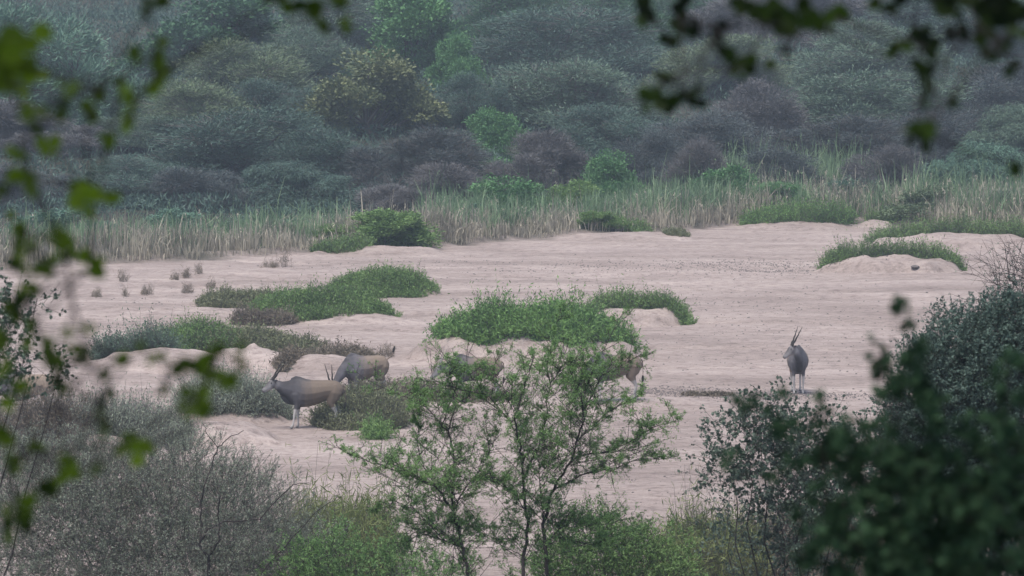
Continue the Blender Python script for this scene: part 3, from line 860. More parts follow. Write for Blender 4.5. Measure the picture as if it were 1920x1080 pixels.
def antelope(px, py, yaw, label, neck, head, hdir, hup=(0, 0, 1), swing=(0, 0, 0, 0), tail=(-.25, 0), s=1.0, tan=1.0, horn='horn',
             hornlen=.74, tailup=False, grey=1.0, dewlap=None):
    """adult eland: local +X forward. neck: list of (x, y, z, half width, half height); head: position of the poll"""
    srcV, srcC, faces = [], [], []
    GREY = GREY0 * grey

    def chain(rings, col, sides=14, up=(0, 0, 1)):
        pts = np.array([r[0] for r in rings], float)
        T = unit(np.gradient(pts, axis=0))
        base = len(srcV)
        upv = np.array(up, float)
        for i, (c, w, h) in enumerate(rings):
            t = T[i]
            S = np.cross(upv, t)
            if np.linalg.norm(S) < .15:
                S = np.cross(np.array([1., 0, 0]), t)
            S = unit(S); U = np.cross(t, S)
            for k in range(sides):
                a = 2 * math.pi * k / sides
                # egg shaped: narrower at the top
                ca, sa = math.cos(a), math.sin(a)
                ww = w * (1 - .18 * max(sa, 0))
                srcV.append(pts[i] + S * ca * ww + U * sa * h)
                srcC.append(col(i / (len(rings) - 1), sa, pts[i] + U * sa * h))
        m = len(rings)
        for i in range(m - 1):
            for k in range(sides):
                k2 = (k + 1) % sides
                faces.append((base + i * sides + k, base + i * sides + k2, base + (i + 1) * sides + k2, base + (i + 1) * sides + k))
        faces.append(tuple(base + k for k in range(sides))[::-1])
        faces.append(tuple(base + (m - 1) * sides + k for k in range(sides)))

    def body_col(t, sa, p):
        f = np.clip((p[0] + .1) / .7, 0, 1)
        c = TAN * tan * (1 - f) + GREY * f
        if sa > .97:
            c = c * (.55 if p[0] > .2 else .85)
        if p[0] < .55:
            c = c * (1 + .12 * sa)  # sun shading painted into the hide: lighter back, darker underside
        if sa < -.75:
            c = c * .6 + BELLY * .4
        if p[0] > .6:
            c = GREY * (.95 if abs(sa) < .6 else .35)
        return c
    torso = [((-.93, 0, 1.27), .07, .09), ((-.88, 0, 1.25), .17, .20), ((-.76, 0, 1.215), .235, .28), ((-.58, 0, 1.215), .27, .305),
             ((-.34, 0, 1.195), .285, .33), ((-.08, 0, 1.145), .355, .39), ((.18, 0, 1.115), .365, .44), ((.38, 0, 1.125), .32, .475),
             ((.53, 0, 1.185), .245, .455), ((.66, 0, 1.20), .195, .395), ((.79, 0, 1.22), .145, .30), ((.86, 0, 1.22), .09, .18)]
    chain(torso, body_col)
    chain([((.25, 0, 1.46), .06, .08), ((.42, 0, 1.53), .085, .10), ((.54, 0, 1.555), .075, .105), ((.68, 0, 1.50), .06, .09)],
          lambda t, sa, p: GREY * .7 if sa > .3 else GREY)
    # neck
    nk = [((.56, 0, 1.20), .21, .36)] + [((x, y, z), w, h) for x, y, z, w, h in neck]

    def neck_col(t, sa, p):
        if sa > .9: return DARK * 1.3
        if sa < -.6: return GREY * .5
        if abs(sa) < .35: return GREY * 1.25
        return GREY
    chain(nk, neck_col)
    if dewlap:
        chain([(p, .035, h) for p, h in dewlap], lambda t, sa, p: GREY * .55)
    # head
    H = np.array(head, float); hd = unit(np.array(hdir, float))

    def head_col(t, sa, p):
        if t > .86: return DARK
        if sa > .6 and .2 < t < .8: return DARK * 1.6
        if sa < -.3: return FACE * 1.35
        return FACE
    up = np.array(hup, float)
    hr = [(-.07, .08, .09), (0, .10, .125), (.09, .115, .140), (.18, .098, .128), (.27, .074, .104), (.36, .064, .084), (.43, .064, .072), (.47, .042, .046)]
    sag = unit(up - hd * np.dot(up, hd))
    chain([(H + hd * a - sag * (.015 + .02 * (a > .15)), w, h) for a, w, h in hr], head_col, 12, up)
    # joining bulk from neck to poll
    chain([(np.array(nk[-1][0]), nk[-1][1] * .95, nk[-1][2] * .95), ((np.array(nk[-1][0]) + H) / 2, .095, .125), (H + hd * .02, .085, .10)], neck_col, 12)
    side = unit(np.cross(sag, hd))          # towards the animal's left
    for sgn in (1, -1):
        e0 = H + side * sgn * .075 + sag * .03 - hd * .02
        ed = unit(side * sgn * 1.0 - hd * .35 + sag * .12)
        chain([(e0, .03, .02), (e0 + ed * .07, .05, .018), (e0 + ed * .15, .045, .014), (e0 + ed * .21, .012, .010)],
              lambda t, sa, p: GREY * .9 if t < .7 else DARK * 2, 8, hd)

    def leg_col(t, sa, p):
        if p[2] < .07: return DARK
        if p[2] < .52: return WHITE * .80
        if p[2] < .70:
            f = (p[2] - .52) / .18
            return WHITE * .8 * (1 - f) + GREY * f
        return GREY * 1.05 if p[0] > 0 else TAN * tan
    fl = [(.50, 1.30, .03, .05), (.50, 1.20, .085, .12), (.50, 1.08, .13, .19), (.50, .92, .105, .14), (.47, .76, .075, .095), (.50, .47, .047, .052), (.495, .30, .034, .036), (.49, .13, .038, .040), (.52, .075, .045, .05), (.54, .012, .05, .06)]
    hl = [(-.66, 1.40, .04, .07), (-.66, 1.28, .11, .17), (-.64, 1.14, .16, .25), (-.60, .96, .13, .21), (-.57, .80, .095, .14), (-.72, .56, .052, .065), (-.755, .48, .048, .058), (-.72, .30, .034, .038), (-.70, .13, .038, .040), (-.675, .075, .045, .05), (-.655, .012, .05, .06)]
    for q, (L, sy, sw) in enumerate(((fl, .165, swing[0]), (fl, -.165, swing[1]), (hl, .16, swing[2]), (hl, -.16, swing[3]))):
        rings = []
        for x, z, w, h in L:
            k = np.clip((1.0 - z) / 1.0, 0, 1)
            rings.append(((x + sw * k, sy * (1 - .12 * k), z), w * .85, h))
        chain(rings, leg_col, 10, (1, 0, 0))
    # tail
    if tailup:
        tp = [(-.92, 0, 1.36), (-1.02, .03, 1.42), (-1.10, .05, 1.50), (-1.13, .06, 1.60)]
    else:
        tp = [(-.90, 0, 1.38), (-.985, 0, 1.30), (-1.0, .01, 1.05), (-.99, .02, .80)]
    chain([(p, .028 - .004 * i, .032 - .004 * i) for i, p in enumerate(tp)], lambda t, sa, p: TAN * tan, 8, (1, 0, .2))

    me = bpy.data.meshes.new('body_source')
    me.from_pydata([tuple(v) for v in srcV], [], faces)
    tmp = bpy.data.objects.new('body_source', me); C.objects.link(tmp)
    rm = tmp.modifiers.new('r', 'REMESH'); rm.mode = 'VOXEL'; rm.voxel_size = .017
    sm = tmp.modifiers.new('s', 'SMOOTH'); sm.factor = .5; sm.iterations = 9
    dg = bpy.context.evaluated_depsgraph_get()
    nm = bpy.data.meshes.new_from_object(tmp.evaluated_get(dg))
    bpy.data.objects.remove(tmp)
    nm.name = 'body'
    kd = kdtree.KDTree(len(srcV))
    for i, v in enumerate(srcV):
        kd.insert(Vector(v), i)
    kd.balance()
    ca = nm.color_attributes.new('hide', 'FLOAT_COLOR', 'POINT')
    buf = np.ones((len(nm.vertices), 4), np.float32)
    for i, v in enumerate(nm.vertices):
        acc = np.zeros(3); wt = 0
        for co, ix, dd in kd.find_n(v.co, 22):
            w = math.exp(-(dd / .07) ** 2) + 1e-9
            acc += srcC[ix] * w; wt += w
        c = acc / wt
        buf[i, :3] = c
    ca.data.foreach_set('color', buf.ravel())
    nm.polygons.foreach_set('use_smooth', np.ones(len(nm.polygons), bool))
    nm.materials.clear(); nm.materials.append(M['hide'])

    g = on_ground(px, py)
    r = empty('antelope', (g[0], g[1], g[2] - .02), label, 'antelope', 'antelopes on the river bed')
    r.rotation_euler = (0, 0, R(yaw)); r.scale = (s, s, s)
    b = bpy.data.objects.new('body', nm); C.objects.link(b); b.parent = r
    for sgn in (1, -1):
        h0 = H + side * sgn * .045 + sag * .085 - hd * .0
        hv = unit(-hd * .92 + sag * .37 + side * sgn * .21)
        t = np.linspace(0, 1, 14)
        tw = np.stack([.012 * np.sin(t * 22), .012 * np.cos(t * 22), t * 0], 1) * (1 - t)[:, None]
        pts = h0 + hv * (t * hornlen)[:, None] + sag * (.04 * t * t)[:, None] + tw
        gg = Geo(); gg.tube(pts, .034 * (1 - t) + .006, 8)
        gg.build('horn', M[horn], r, True)
        gg = Geo()
        e = H + hd * .10 + side * sgn * .093 + sag * .045
        th = np.linspace(0, math.pi, 6)
        gg.tube(e + np.outer(np.cos(th), hd) * .02, np.sin(th) * .02 + .001, 8)
        gg.build('eye', M['eye'], r, True)
    gg = Geo()
    e = np.array(tp[-1], float); d = unit(e - np.array(tp[-2], float))
    gg.tube([e - d * .02, e + d * .07, e + d * .16, e + d * .22], [.024, .042, .032, .004], 8)
    gg.build('tail_tuft', M['horn'], r, True)
    return r


UPN = [(.76, 0, 1.24, .17, .30), (.92, 0, 1.27, .13, .235), (1.06, 0, 1.33, .105, .175), (1.17, 0, 1.40, .09, .14)]
antelope(588, 803, 184, 'antelope walking left in profile with both straight horns clear, white forelegs on the sand', UPN, (1.24, 0, 1.46),
         (.76, .22, -.50), swing=(.18, -.02, .10, -.15), s=1.0, tan=.80, grey=.85, dewlap=[((1.05, 0, 1.17), .05), ((.92, 0, 1.02), .12), ((.80, 0, .90), .14), ((.62, 0, .80), .08)])
GRZ = [(.76, 0, 1.13, .16, .28), (.95, 0, 1.00, .125, .21), (1.12, .02, .82, .10, .155), (1.24, .03, .66, .085, .12)]
antelope(684, 752, 218, 'antelope grazing head down beside the walking one, its rump towards the right', GRZ, (1.30, .03, .58),
         (.25, 0, -1), hup=(1, 0, .2), swing=(-.05, .05, .05, -.22), s=1.0, tan=1.2, tailup=True, grey=1.45)
LOWN = [(.76, 0, 1.20, .165, .29), (.93, 0, 1.17, .13, .22), (1.08, 0, 1.15, .105, .17), (1.2, 0, 1.14, .09, .135)]
antelope(892, 750, 188, 'antelope standing behind the left side of the feathery tree with pale horns', LOWN, (1.27, 0, 1.14),
         (.72, .1, -.66), swing=(.05, -.08, .05, -.12), s=.95, horn='palehorn')
antelope(1152, 752, 200, 'antelope grazing behind the right side of the feathery tree, hidden by its twigs', GRZ, (1.30, .03, .58),
         (.25, 0, -1), hup=(1, 0, .2), swing=(.1, -.05, .12, -.12), s=1.0)
TURN = [(.76, 0, 1.24, .15, .27), (.86, -.04, 1.33, .12, .19), (.94, -.11, 1.43, .095, .14), (.97, -.17, 1.52, .085, .11)]
antelope(1495, 737, 271, 'antelope facing the camera alone on open sand at right with its head turned left', TURN, (.97, -.22, 1.585),
         (.24, -.78, -.68), swing=(0, .05, .0, .08), s=1.03, grey=1.25, tan=1.25, hornlen=.70)
antelope(50, 792, 183, 'antelope at the left edge mostly hidden behind brush, only its back and rump showing', GRZ, (1.30, .03, .58),
         (.25, 0, -1), hup=(1, 0, .2), swing=(0, .05, 0, -.1), s=1.0, tan=1.2)


# ------------------------------------------------------------ mid distance shrubs
def limb(pxs, Y, rng, wob=.25):
    pts = [at(a, b, Y) for a, b in pxs]
    off = np.cumsum(rng.normal(size=len(pts)) * wob)
    off -= off[0]
    out = []
    for (a, b), o in zip(pxs, off):
        out.append(at(a, b, Y + o))
    out = np.array(out)
    # subdivide and kink
    t = np.linspace(0, len(out) - 1, (len(out) - 1) * 4 + 1)
    q = np.stack([np.interp(t, np.arange(len(out)), out[:, k]) for k in range(3)], 1)
    q[1:-1] += rng.normal(size=(len(q) - 2, 3)) * .012
    return q


def feathery_tree():
    rng = np.random.default_rng(101)
    Y = 68.0
    base_z = hz(at(980, 1080, Y)[0], Y)
    c = at(985, 1080, Y)
    r = empty('feathery_tree', (c[0], Y, base_z), 'young feathery green tree with dark forking stems in the bottom centre', 'tree')
    L = [
        # stem A
        ([(885, 1180), (876, 1072), (868, 1031), (860, 998), (850, 958)], .034, .028),
        ([(850, 958), (823, 917), (783, 897), (734, 880), (664, 856), (630, 835)], .022, .005),
        ([(850, 958), (848, 921), (853, 884), (850, 844), (840, 807)], .026, .020),
        ([(840, 807), (808, 775), (790, 748), (772, 722)], .015, .004),
        ([(840, 807), (852, 774), (856, 740), (844, 700), (850, 660)], .014, .004),
        ([(850, 958), (868, 921), (900, 884), (917, 850), (925, 800)], .014, .004),
        ([(823, 917), (795, 876), (782, 835), (785, 800), (770, 770)], .012, .004),
        ([(858, 966), (880, 985), (900, 998), (933, 1012), (966, 1008)], .012, .004),
        ([(866, 1025), (831, 1010), (803, 978), (762, 1010), (721, 1041)], .012, .005),
        ([(868, 1031), (830, 1000), (790, 960), (740, 940), (700, 960)], .010, .004),
        # stem B
        ([(975, 1180), (980, 1076), (984, 1031), (990, 990), (986, 958), (982, 909)], .036, .026),
        ([(982, 909), (980, 860), (970, 811), (966, 782), (978, 742), (986, 713), (1002, 668)], .024, .005),
        ([(982, 900), (1006, 844), (1021, 803), (1025, 766), (1031, 721), (1025, 677), (1040, 622), (1050, 575)], .020, .004),
        ([(1031, 721), (1051, 689), (1063, 655)], .008, .003),
        ([(966, 782), (950, 740), (930, 700), (925, 660)], .010, .004),
        ([(970, 811), (940, 770), (905, 735), (880, 700)], .011, .004),
        ([(986, 958), (960, 920), (930, 895), (895, 900)], .010, .004),
        # stem C
        ([(1040, 1180), (1025, 1072), (1023, 1023), (1019, 986), (1027, 949), (1043, 905)], .040, .028),
        ([(1043, 905), (1068, 868), (1084, 827), (1095, 786), (1092, 746), (1076, 709), (1060, 670)], .024, .005),
        ([(1095, 786), (1104, 750), (1129, 705), (1161, 685), (1202, 664)], .015, .004),
        ([(1068, 868), (1088, 854), (1129, 850), (1170, 835), (1230, 800), (1275, 790)], .016, .004),
        ([(1043, 915), (1088, 892), (1149, 880), (1200, 860), (1270, 860)], .015, .004),
        ([(1023, 1020), (1047, 994), (1068, 978), (1100, 985), (1150, 970)], .014, .004),
        ([(1019, 986), (1015, 930), (1011, 868), (990, 840), (985, 790)], .013, .004),
        ([(1084, 827), (1120, 790), (1160, 760), (1210, 740)], .012, .004),
        ([(1092, 746), (1110, 700), (1120, 655)], .009, .003),
        ([(1023, 1023), (1060, 1010), (1110, 1020), (1160, 1010)], .012, .004),
    ]
    w = Geo(); f = Geo()
    base = np.array([c[0], Y, base_z])
    P, D, Ln = [], [], []
    for k, (px, r0, r1) in enumerate(L):
        q = limb(px, Y, rng, .18)
        if px[0][1] > 1100:
            q = np.concatenate([[base + (q[0] - base) * [.3, .3, 0]], q])
        w.tube(q, np.linspace(r0, r1, len(q)) * .78, 7)
        seg = q[1:] - q[:-1]
        for i, s_ in enumerate(seg):
            l = np.linalg.norm(s_)
            if q[i][2] < c[2] - .4:
                continue
            m = int(l / .052 * (1.0 if r0 < .024 else .65) + rng.random())
            for _ in range(m):
                P.append(q[i] + s_ * rng.random()); D.append(unit(s_)); Ln.append(1 - .62 * i / len(seg))
    # slender side limbs fanning out between the stems
    prim = [k for k in range(len(P)) if k % 9 == 0 and Ln[k] > .55]
    for k in prim:
        dd0 = unit(np.array(D[k]) * .75 + np.array([rng.choice([-1., 1.]) * rng.uniform(.3, 1), rng.normal() * .5, rng.uniform(-.05, .5)]))
        ln = rng.uniform(.5, 1.15) * (.4 + .6 * Ln[k])
        t = np.linspace(0, 1, 6)[:, None]
        q = np.array(P[k]) + dd0 * ln * t + np.array([0, 0, .12]) * ln * t * t + rng.normal(size=(6, 3)) * .012 * t
        w.tube(q, np.linspace(.007, .0025, 6), 5)
        for t_ in np.arange(.2, 1.0, .105 / ln):
            P.append(P[k] + dd0 * ln * t_ + np.array([0, 0, .12]) * ln * t_ * t_); D.append(dd0); Ln.append(.75)
    P = np.array(P); D = np.array(D); n = len(P)
    d = unit(D * .45 + unit(rng.normal(size=(n, 3)) * [1.3, 1, .6]) * .9 + [0, 0, .28])
    l = (.18 + .60 * rng.random(n) ** 1.2) * np.array(Ln)
    l = l * (.75 + .5 * (rng.random(n) < .25))
    w.sticks(P, P + d * l[:, None], .0055, .003)
    O2, d2, l2 = grow(P, d, l, 4, .62, rng, .9, .15)
    w.sticks(O2, O2 + d2 * l2[:, None], .003, .0015)
    O3, d3, l3 = grow(O2, d2, l2, 3, .6, rng, .9, .1)
    w.sticks(O3, O3 + d3 * l3[:, None], .0016, .001)
    # leaflets in two ranks along every fine twig
    for (O, dd, ll, k) in ((O3, d3, l3, 5), (O2, d2, l2, 5), (P, d, l, 2)):
        m = len(O)
        idx = np.repeat(np.arange(m), k)
        keepf = (rng.random(m) < .86)[idx]
        idx = idx[keepf]
        t = rng.random(len(idx)) * .9 + .15
        Q = O[idx] + dd[idx] * (ll[idx] * t)[:, None] + rng.normal(size=(len(idx), 3)) * .016
        DD = dd[idx] * .6 + rng.normal(size=(len(idx), 3)) * .55
        tone = .5 + .45 * vnoise(Q[:, 0] * 2.2, Q[:, 2] * 2.2, 3) + rng.normal(size=len(idx)) * .16
        f.cards(Q, DD, (.036 + .02 * rng.random(len(idx))), .012, rng, tone)
    loc = -Vector(r.location)
    for g, nm, mt in ((w, 'trunk', 'bark'), (f, 'foliage', 'acacia')):
        o = g.build(nm, M[mt], r); o.location = loc


feathery_tree()


def blob_shrub(name, label, cat, Y, blobs, mat, seed, dens=1.0, depth=1.2, stick=.35, leaf=(.05, .02), kleaf=8, k2=3, traced=(), wood='bark', basepx=None,
               broad=False, up=.5, rad=.004, group=None, spread=.9, upleaf=0):
    rng = np.random.default_rng(seed)
    cx = np.mean([b[0] for b in blobs]) if basepx is None else basepx; c = at(cx, 1080, Y)
    bz = hz(c[0], Y)
    r = empty(name, (c[0], Y, bz), label, cat, group)
    w = Geo(); f = Geo()
    base = np.array([c[0], Y, bz])
    m_px = Y / F
    for (px, py, rx, ry) in blobs:
        cc = at(px, py, Y)
        R3 = np.array([rx * m_px, max(rx, ry) * m_px * depth, ry * m_px])
        n = int(dens * 1.0 * rx * ry / 10)
        d, q = rnd_ball(rng, n, .38)
        P = cc + d * q * R3
        P[:, 2] -= stick * .3
        dd = unit(d * .7 + rng.normal(size=(n, 3)) * .5 + [0, 0, up])
        l = stick * (.5 + rng.random(n))
        w.sticks(P, P + dd * l[:, None], rad, rad * .5)
        O2, d2, l2 = grow(P, dd, l, k2, .55, rng, spread, up * .4)
        w.sticks(O2, O2 + d2 * l2[:, None], rad * .55, rad * .3)
        m = len(O2); idx = np.repeat(np.arange(m), kleaf)
        t = rng.random(len(idx))
        Q = O2[idx] + d2[idx] * (l2[idx] * t)[:, None] + rng.normal(size=(len(idx), 3)) * leaf[0] * .3
        DD = d2[idx] * .5 + rng.normal(size=(len(idx), 3)) * .6 + [0, 0, upleaf]
        tone = .5 + .4 * fbm(Q[:, 0] * 9 / Y * 6, Q[:, 2] * 9 / Y * 6, 3, 2) + rng.normal(size=len(idx)) * .15
        sz = .7 + .6 * rng.random(len(idx))
        (f.leaves if broad else f.cards)(Q, DD, leaf[0] * sz, leaf[1] * sz, rng, tone)
        mid = (base + cc) / 2 + rng.normal(size=3) * [.1, .1, .05] * (Y / 70)
        tt = np.linspace(0, 1, 9)[:, None]
        b0 = base + rng.normal(size=3) * [.08, .08, 0]
        q = (1 - tt) ** 2 * b0 + 2 * tt * (1 - tt) * mid + tt ** 2 * cc
        q[1:-1] += rng.normal(size=(7, 3)) * .05 * (Y / 70)
        w.tube(q, np.linspace(rad * 6, rad * 1.3, 9), 6)
    tg = Geo()
    for px, r0, r1 in traced:
        tg.tube(limb(px, Y - 2.2, rng, .08), np.linspace(r0, r1, (len(px) - 1) * 4 + 1), 6)
    loc = -Vector(r.location)
    for g, nm, mt in ((w, 'trunk', wood), (f, 'foliage', mat)) + (((tg, 'bare_branch', 'bark'),) if traced else ()):
        o = g.build(nm, M[mt], r); o.location = loc
    return r


blob_shrub('thorn_shrub', 'big grey twiggy thorn shrub filling the bottom left with a dark bare branch', 'shrub', 84,
           [(300, 1010, 260, 170), (120, 1000, 220, 170), (430, 965, 125, 105), (330, 880, 110, 70), (520, 1040, 110, 90), (200, 900, 150, 80), (30, 930, 100, 110), (400, 1070, 260, 100), (90, 860, 90, 50)],
           'silver', 201, dens=.37, stick=.46, leaf=(.040, .012), kleaf=7, k2=5, wood='greybark', up=.5, rad=.0045,
           traced=[([(395, 1130), (390, 1070), (390, 1043), (373, 1020), (377, 993), (377, 953), (368, 930)], .035, .012),
                   ([(383, 910), (400, 863), (408, 840), (433, 817), (457, 807)], .014, .005),
                   ([(377, 953), (383, 910)], .016, .014),
                   ([(373, 1020), (390, 993), (420, 978), (487, 975), (547, 907), (580, 905)], .020, .005),
                   ([(390, 1043), (412, 1013), (408, 967), (412, 930), (397, 903)], .020, .008),
                   ([(470, 1110), (490, 1073), (550, 1007), (607, 947), (640, 930)], .014, .004),
                   ([(408, 840), (390, 815), (380, 793)], .008, .004),
                   ([(368, 930), (350, 915), (318, 902)], .010, .004),
                   ([(373, 1020), (340, 1025), (310, 1015)], .010, .004)])
blob_shrub('green_shrub', 'dense green shrub at the bottom right of the feathery tree', 'shrub', 82,
           [(1130, 1050, 110, 70), (1210, 1060, 90, 60), (1050, 1075, 80, 45), (1110, 1000, 60, 30)],
           'mat', 202, dens=.6, stick=.42, leaf=(.06, .02), kleaf=9, up=.6)
blob_shrub('green_shrub', 'low green shrub at the bottom left of the feathery tree', 'shrub', 82,
           [(680, 1070, 110, 45), (800, 1075, 90, 35), (620, 1050, 60, 50), (560, 1080, 60, 40)],
           'acacia', 203, dens=.5, stick=.42, leaf=(.06, .018), kleaf=8, up=.6)
blob_shrub('round_leaf_shrub', 'open shrub of small round grey leaves reaching left from the dark mass at right', 'shrub', 74,
           [(1400, 830, 70, 65), (1460, 880, 80, 70), (1540, 880, 80, 90), (1430, 770, 55, 40), (1500, 800, 70, 50), (1370, 880, 45, 30), (1560, 980, 130, 80), (1650, 900, 120, 100), (1480, 950, 70, 40)],
           'roundleaf', 204, dens=.24, stick=.36, leaf=(.050, .040), kleaf=5, k2=3, broad=True, up=.35, rad=.004)
blob_shrub('low_thorn_shrub', 'sparse twiggy shrub at the very bottom beside the yellowish grass', 'shrub', 78,
           [(1370, 1000, 45, 60), (1440, 1040, 80, 40), (1500, 1010, 80, 40)],
           'roundleaf', 205, dens=.22, stick=.35, leaf=(.05, .035), kleaf=3, k2=3, broad=True, up=.6, rad=.004)
blob_shrub('grey_leaf_bush', 'dense grey green rounded bush at the right edge behind the dark leaves', 'bush', 58,
           [(1830, 680, 120, 100), (1900, 620, 70, 70), (1780, 760, 110, 100), (1880, 800, 120, 130), (1740, 850, 90, 90), (1850, 950, 160, 140)],
           'dusky', 206, dens=1.0, stick=.24, leaf=(.036, .02), kleaf=8, k2=4, up=.4, rad=.003)
blob_shrub('bare_branch_shrub', 'bare twiggy grey shrub reaching in from the right edge above the bush', 'shrub', 100,
           [(1915, 530, 60, 40), (1960, 500, 60, 60)], 'greygreen', 207, dens=.25, stick=.8, leaf=(.05, .02), kleaf=1, k2=5, up=.2, rad=.007)
blob_shrub('small_leaf_shrub', 'slender shrub of tiny dark round leaves at the left edge over the sand', 'shrub', 52,
           [(20, 560, 40, 50), (60, 690, 70, 28), (20, 650, 40, 60), (110, 700, 35, 12), (-40, 640, 80, 130), (70, 560, 40, 12)],
           'roundleaf', 208, dens=.20, stick=.22, leaf=(.045, .036), kleaf=3, k2=2, broad=True, up=.0, rad=.003, basepx=-160)


# ------------------------------------------------------------ near, out of focus foliage
def mst_links(nodes, anchors):
    """join every leaf cluster to the nearest one already on the branch"""
    done = list(anchors); todo = list(nodes); out = []
    while todo:
        best = None
        for i, a in enumerate(todo):
            for b in done:
                dd = float(np.linalg.norm(a - b))
                if best is None or dd < best[0]:
                    best = (dd, i, b)
        dd, i, b = best
        a = todo.pop(i)
        out.append((b, a)); done.append(a)
    return out


def near_branch(name, label, blobs, anchors, trunk, seed, mat='nearleaf', Y0=6.4, Y1=8.5, crown=None):
    rng = np.random.default_rng(seed)
    base = np.array(trunk[0], float)
    r = empty(name, base, label, 'tree')
    w = Geo(); f = Geo()
    nodes = []
    for (px, py, rx, ry, tn) in blobs:  # tone paints how lit each leaf cluster looks into its colour
        Y = rng.uniform(Y0, Y1)
        c = at(px, py, Y)
        nodes.append(c)
        m = Y / F
        big = max(rx, ry); k = 4 if big < 24 else 6
        if min(rx, ry) > 30: k = 9
        P = c + rng.normal(size=(k, 3)) * [rx * m * .55, .04, ry * m * .55]
        D = rng.normal(size=(k, 3)) * .5
        if ry > rx * 1.2:
            D[:, 2] -= 1.3
        elif rx > ry * 1.2:
            D[:, 0] += rng.choice([-1.3, 1.3])
        D[:, 1] *= .5
        Lf = 1.85 * (rx * ry) ** .5 * m * (.8 + .4 * rng.random(k)) * (1.0 if k < 5 else .75)
        side = rng.normal(size=(k, 3)) * .35 + [0, 1, 0]
        f.leaves(P, D, Lf, Lf * .85, rng, np.clip(tn + rng.normal(size=k) * .15, 0, 1), side)
    A = [at(*a) for a in anchors]
    for a in A:
        q = np.array([np.array(trunk[-1]), (np.array(trunk[-1]) + a) / 2 + [0, 0, .12], a])
        w.tube(q, [.014, .009, .005], 7)
    for b, a in mst_links(nodes, A):
        mid = (a + b) / 2 + rng.normal(size=3) * .01
        w.tube([b, mid, a], [.0028, .0022, .0014], 5)
    w.tube(np.array(trunk, float), np.linspace(.16, .10, len(trunk)), 10)
    if crown:  # unseen leaf crowns above the view, added to shade the near leaves
        for (cx, cyy, cz, rr, n) in crown:
            d, q = rnd_ball(rng, n, .4)
            P = np.array([cx, cyy, cz]) + d * q * [rr, rr, rr * .45]
            f.leaves(P, rng.normal(size=(n, 3)), .09 * (.6 + .8 * rng.random(n)), .075, rng, np.clip(.4 + rng.normal(size=n) * .2, 0, 1))
            w.tube([np.array(trunk[-1]), (np.array(trunk[-1]) + [cx, cyy, cz]) / 2 + [0, 0, .3], [cx, cyy, cz]], [.09, .06, .02], 8)
    loc = -Vector(r.location)
    for g, nm, mt in ((w, 'branch', 'bark'), (f, 'foliage', mat)):
        o = g.build(nm, M[mt], r); o.location = loc


LB = [(35, 75, 48, 26, .6), (15, 115, 34, 40, .5), (62, 135, 22, 26, .6), (10, 160, 20, 20, .4), (295, 100, 11, 20, .35), (298, 132, 13, 22, .55), (288, 158, 20, 13, .8),
      (255, 105, 9, 15, .3), (244, 185, 14, 24, .7), (240, 228, 12, 24, .6), (222, 150, 10, 12, .5), (124, 165, 13, 9, .7), (187, 166, 15, 12, .5),
      (117, 205, 9, 20, .05), (55, 215, 24, 16, .6), (66, 244, 11, 12, .2), (163, 203, 14, 20, .15), (36, 284, 15, 14, .6), (92, 282, 11, 22, .6), (24, 328, 18, 14, .7),
      (205, 262, 15, 12, .5), (62, 345, 14, 18, .4), (180, 370, 36, 26, .8), (150, 350, 22, 10, .5), (172, 402, 14, 24, .75), (2, 372, 16, 14, .2), (20, 418, 11, 22, .5),
      (58, 458, 12, 18, .4), (98, 430, 9, 14, .5), (118, 458, 20, 18, .6), (92, 488, 14, 12, .5), (32, 480, 11, 40, .05), (62, 512, 26, 22, .5), (170, 505, 20, 22, .6),
      (132, 482, 20, 12, .4), (25, 575, 20, 28, .03), (74, 636, 22, 11, .6), (60, 608, 7, 14, .3), (150, 618, 18, 12, .4), (97, 678, 16, 20, .3), (145, 668, 12, 26, .05),
      (106, 705, 7, 20, .2), (196, 700, 8, 26, .02), (203, 745, 9, 24, .05), (226, 674, 16, 9, .5), (257, 653, 10, 9, .6), (296, 678, 13, 9, .4), (335, 688, 22, 14, .2), (308, 722, 9, 14, .3),
      (392, 682, 22, 14, .5), (408, 660, 12, 16, .2), (424, 712, 16, 18, .8), (452, 682, 9, 20, .3), (365, 752, 30, 26, .5), (380, 770, 24, 14, .7), (12, 728, 26, 26, .7), (121, 738, 7, 16, .2),
      (192, 800, 10, 26, .3), (240, 838, 24, 16, .6), (272, 835, 22, 18, .8), (30, 862, 10, 28, .4), (66, 848, 12, 14, .5), (122, 890, 16, 32, .8), (130, 868, 18, 12, .7), (80, 915, 24, 20, .2),
      (42, 955, 26, 24, .5), (36, 995, 22, 26, .2), (8, 800, 22, 16, .5), (180, 870, 10, 14, .3), (4, 640, 14, 18, .4)]
TLB = [(275, 8, 18, 12, .05), (302, 3, 20, 8, .1), (555, 12, 40, 14, .1), (590, 30, 14, 16, .15), (604, 55, 12, 16, .1), (650, 45, 8, 26, .3), (640, 8, 22, 12, .2), (520, -4, 20, 10, .1)]
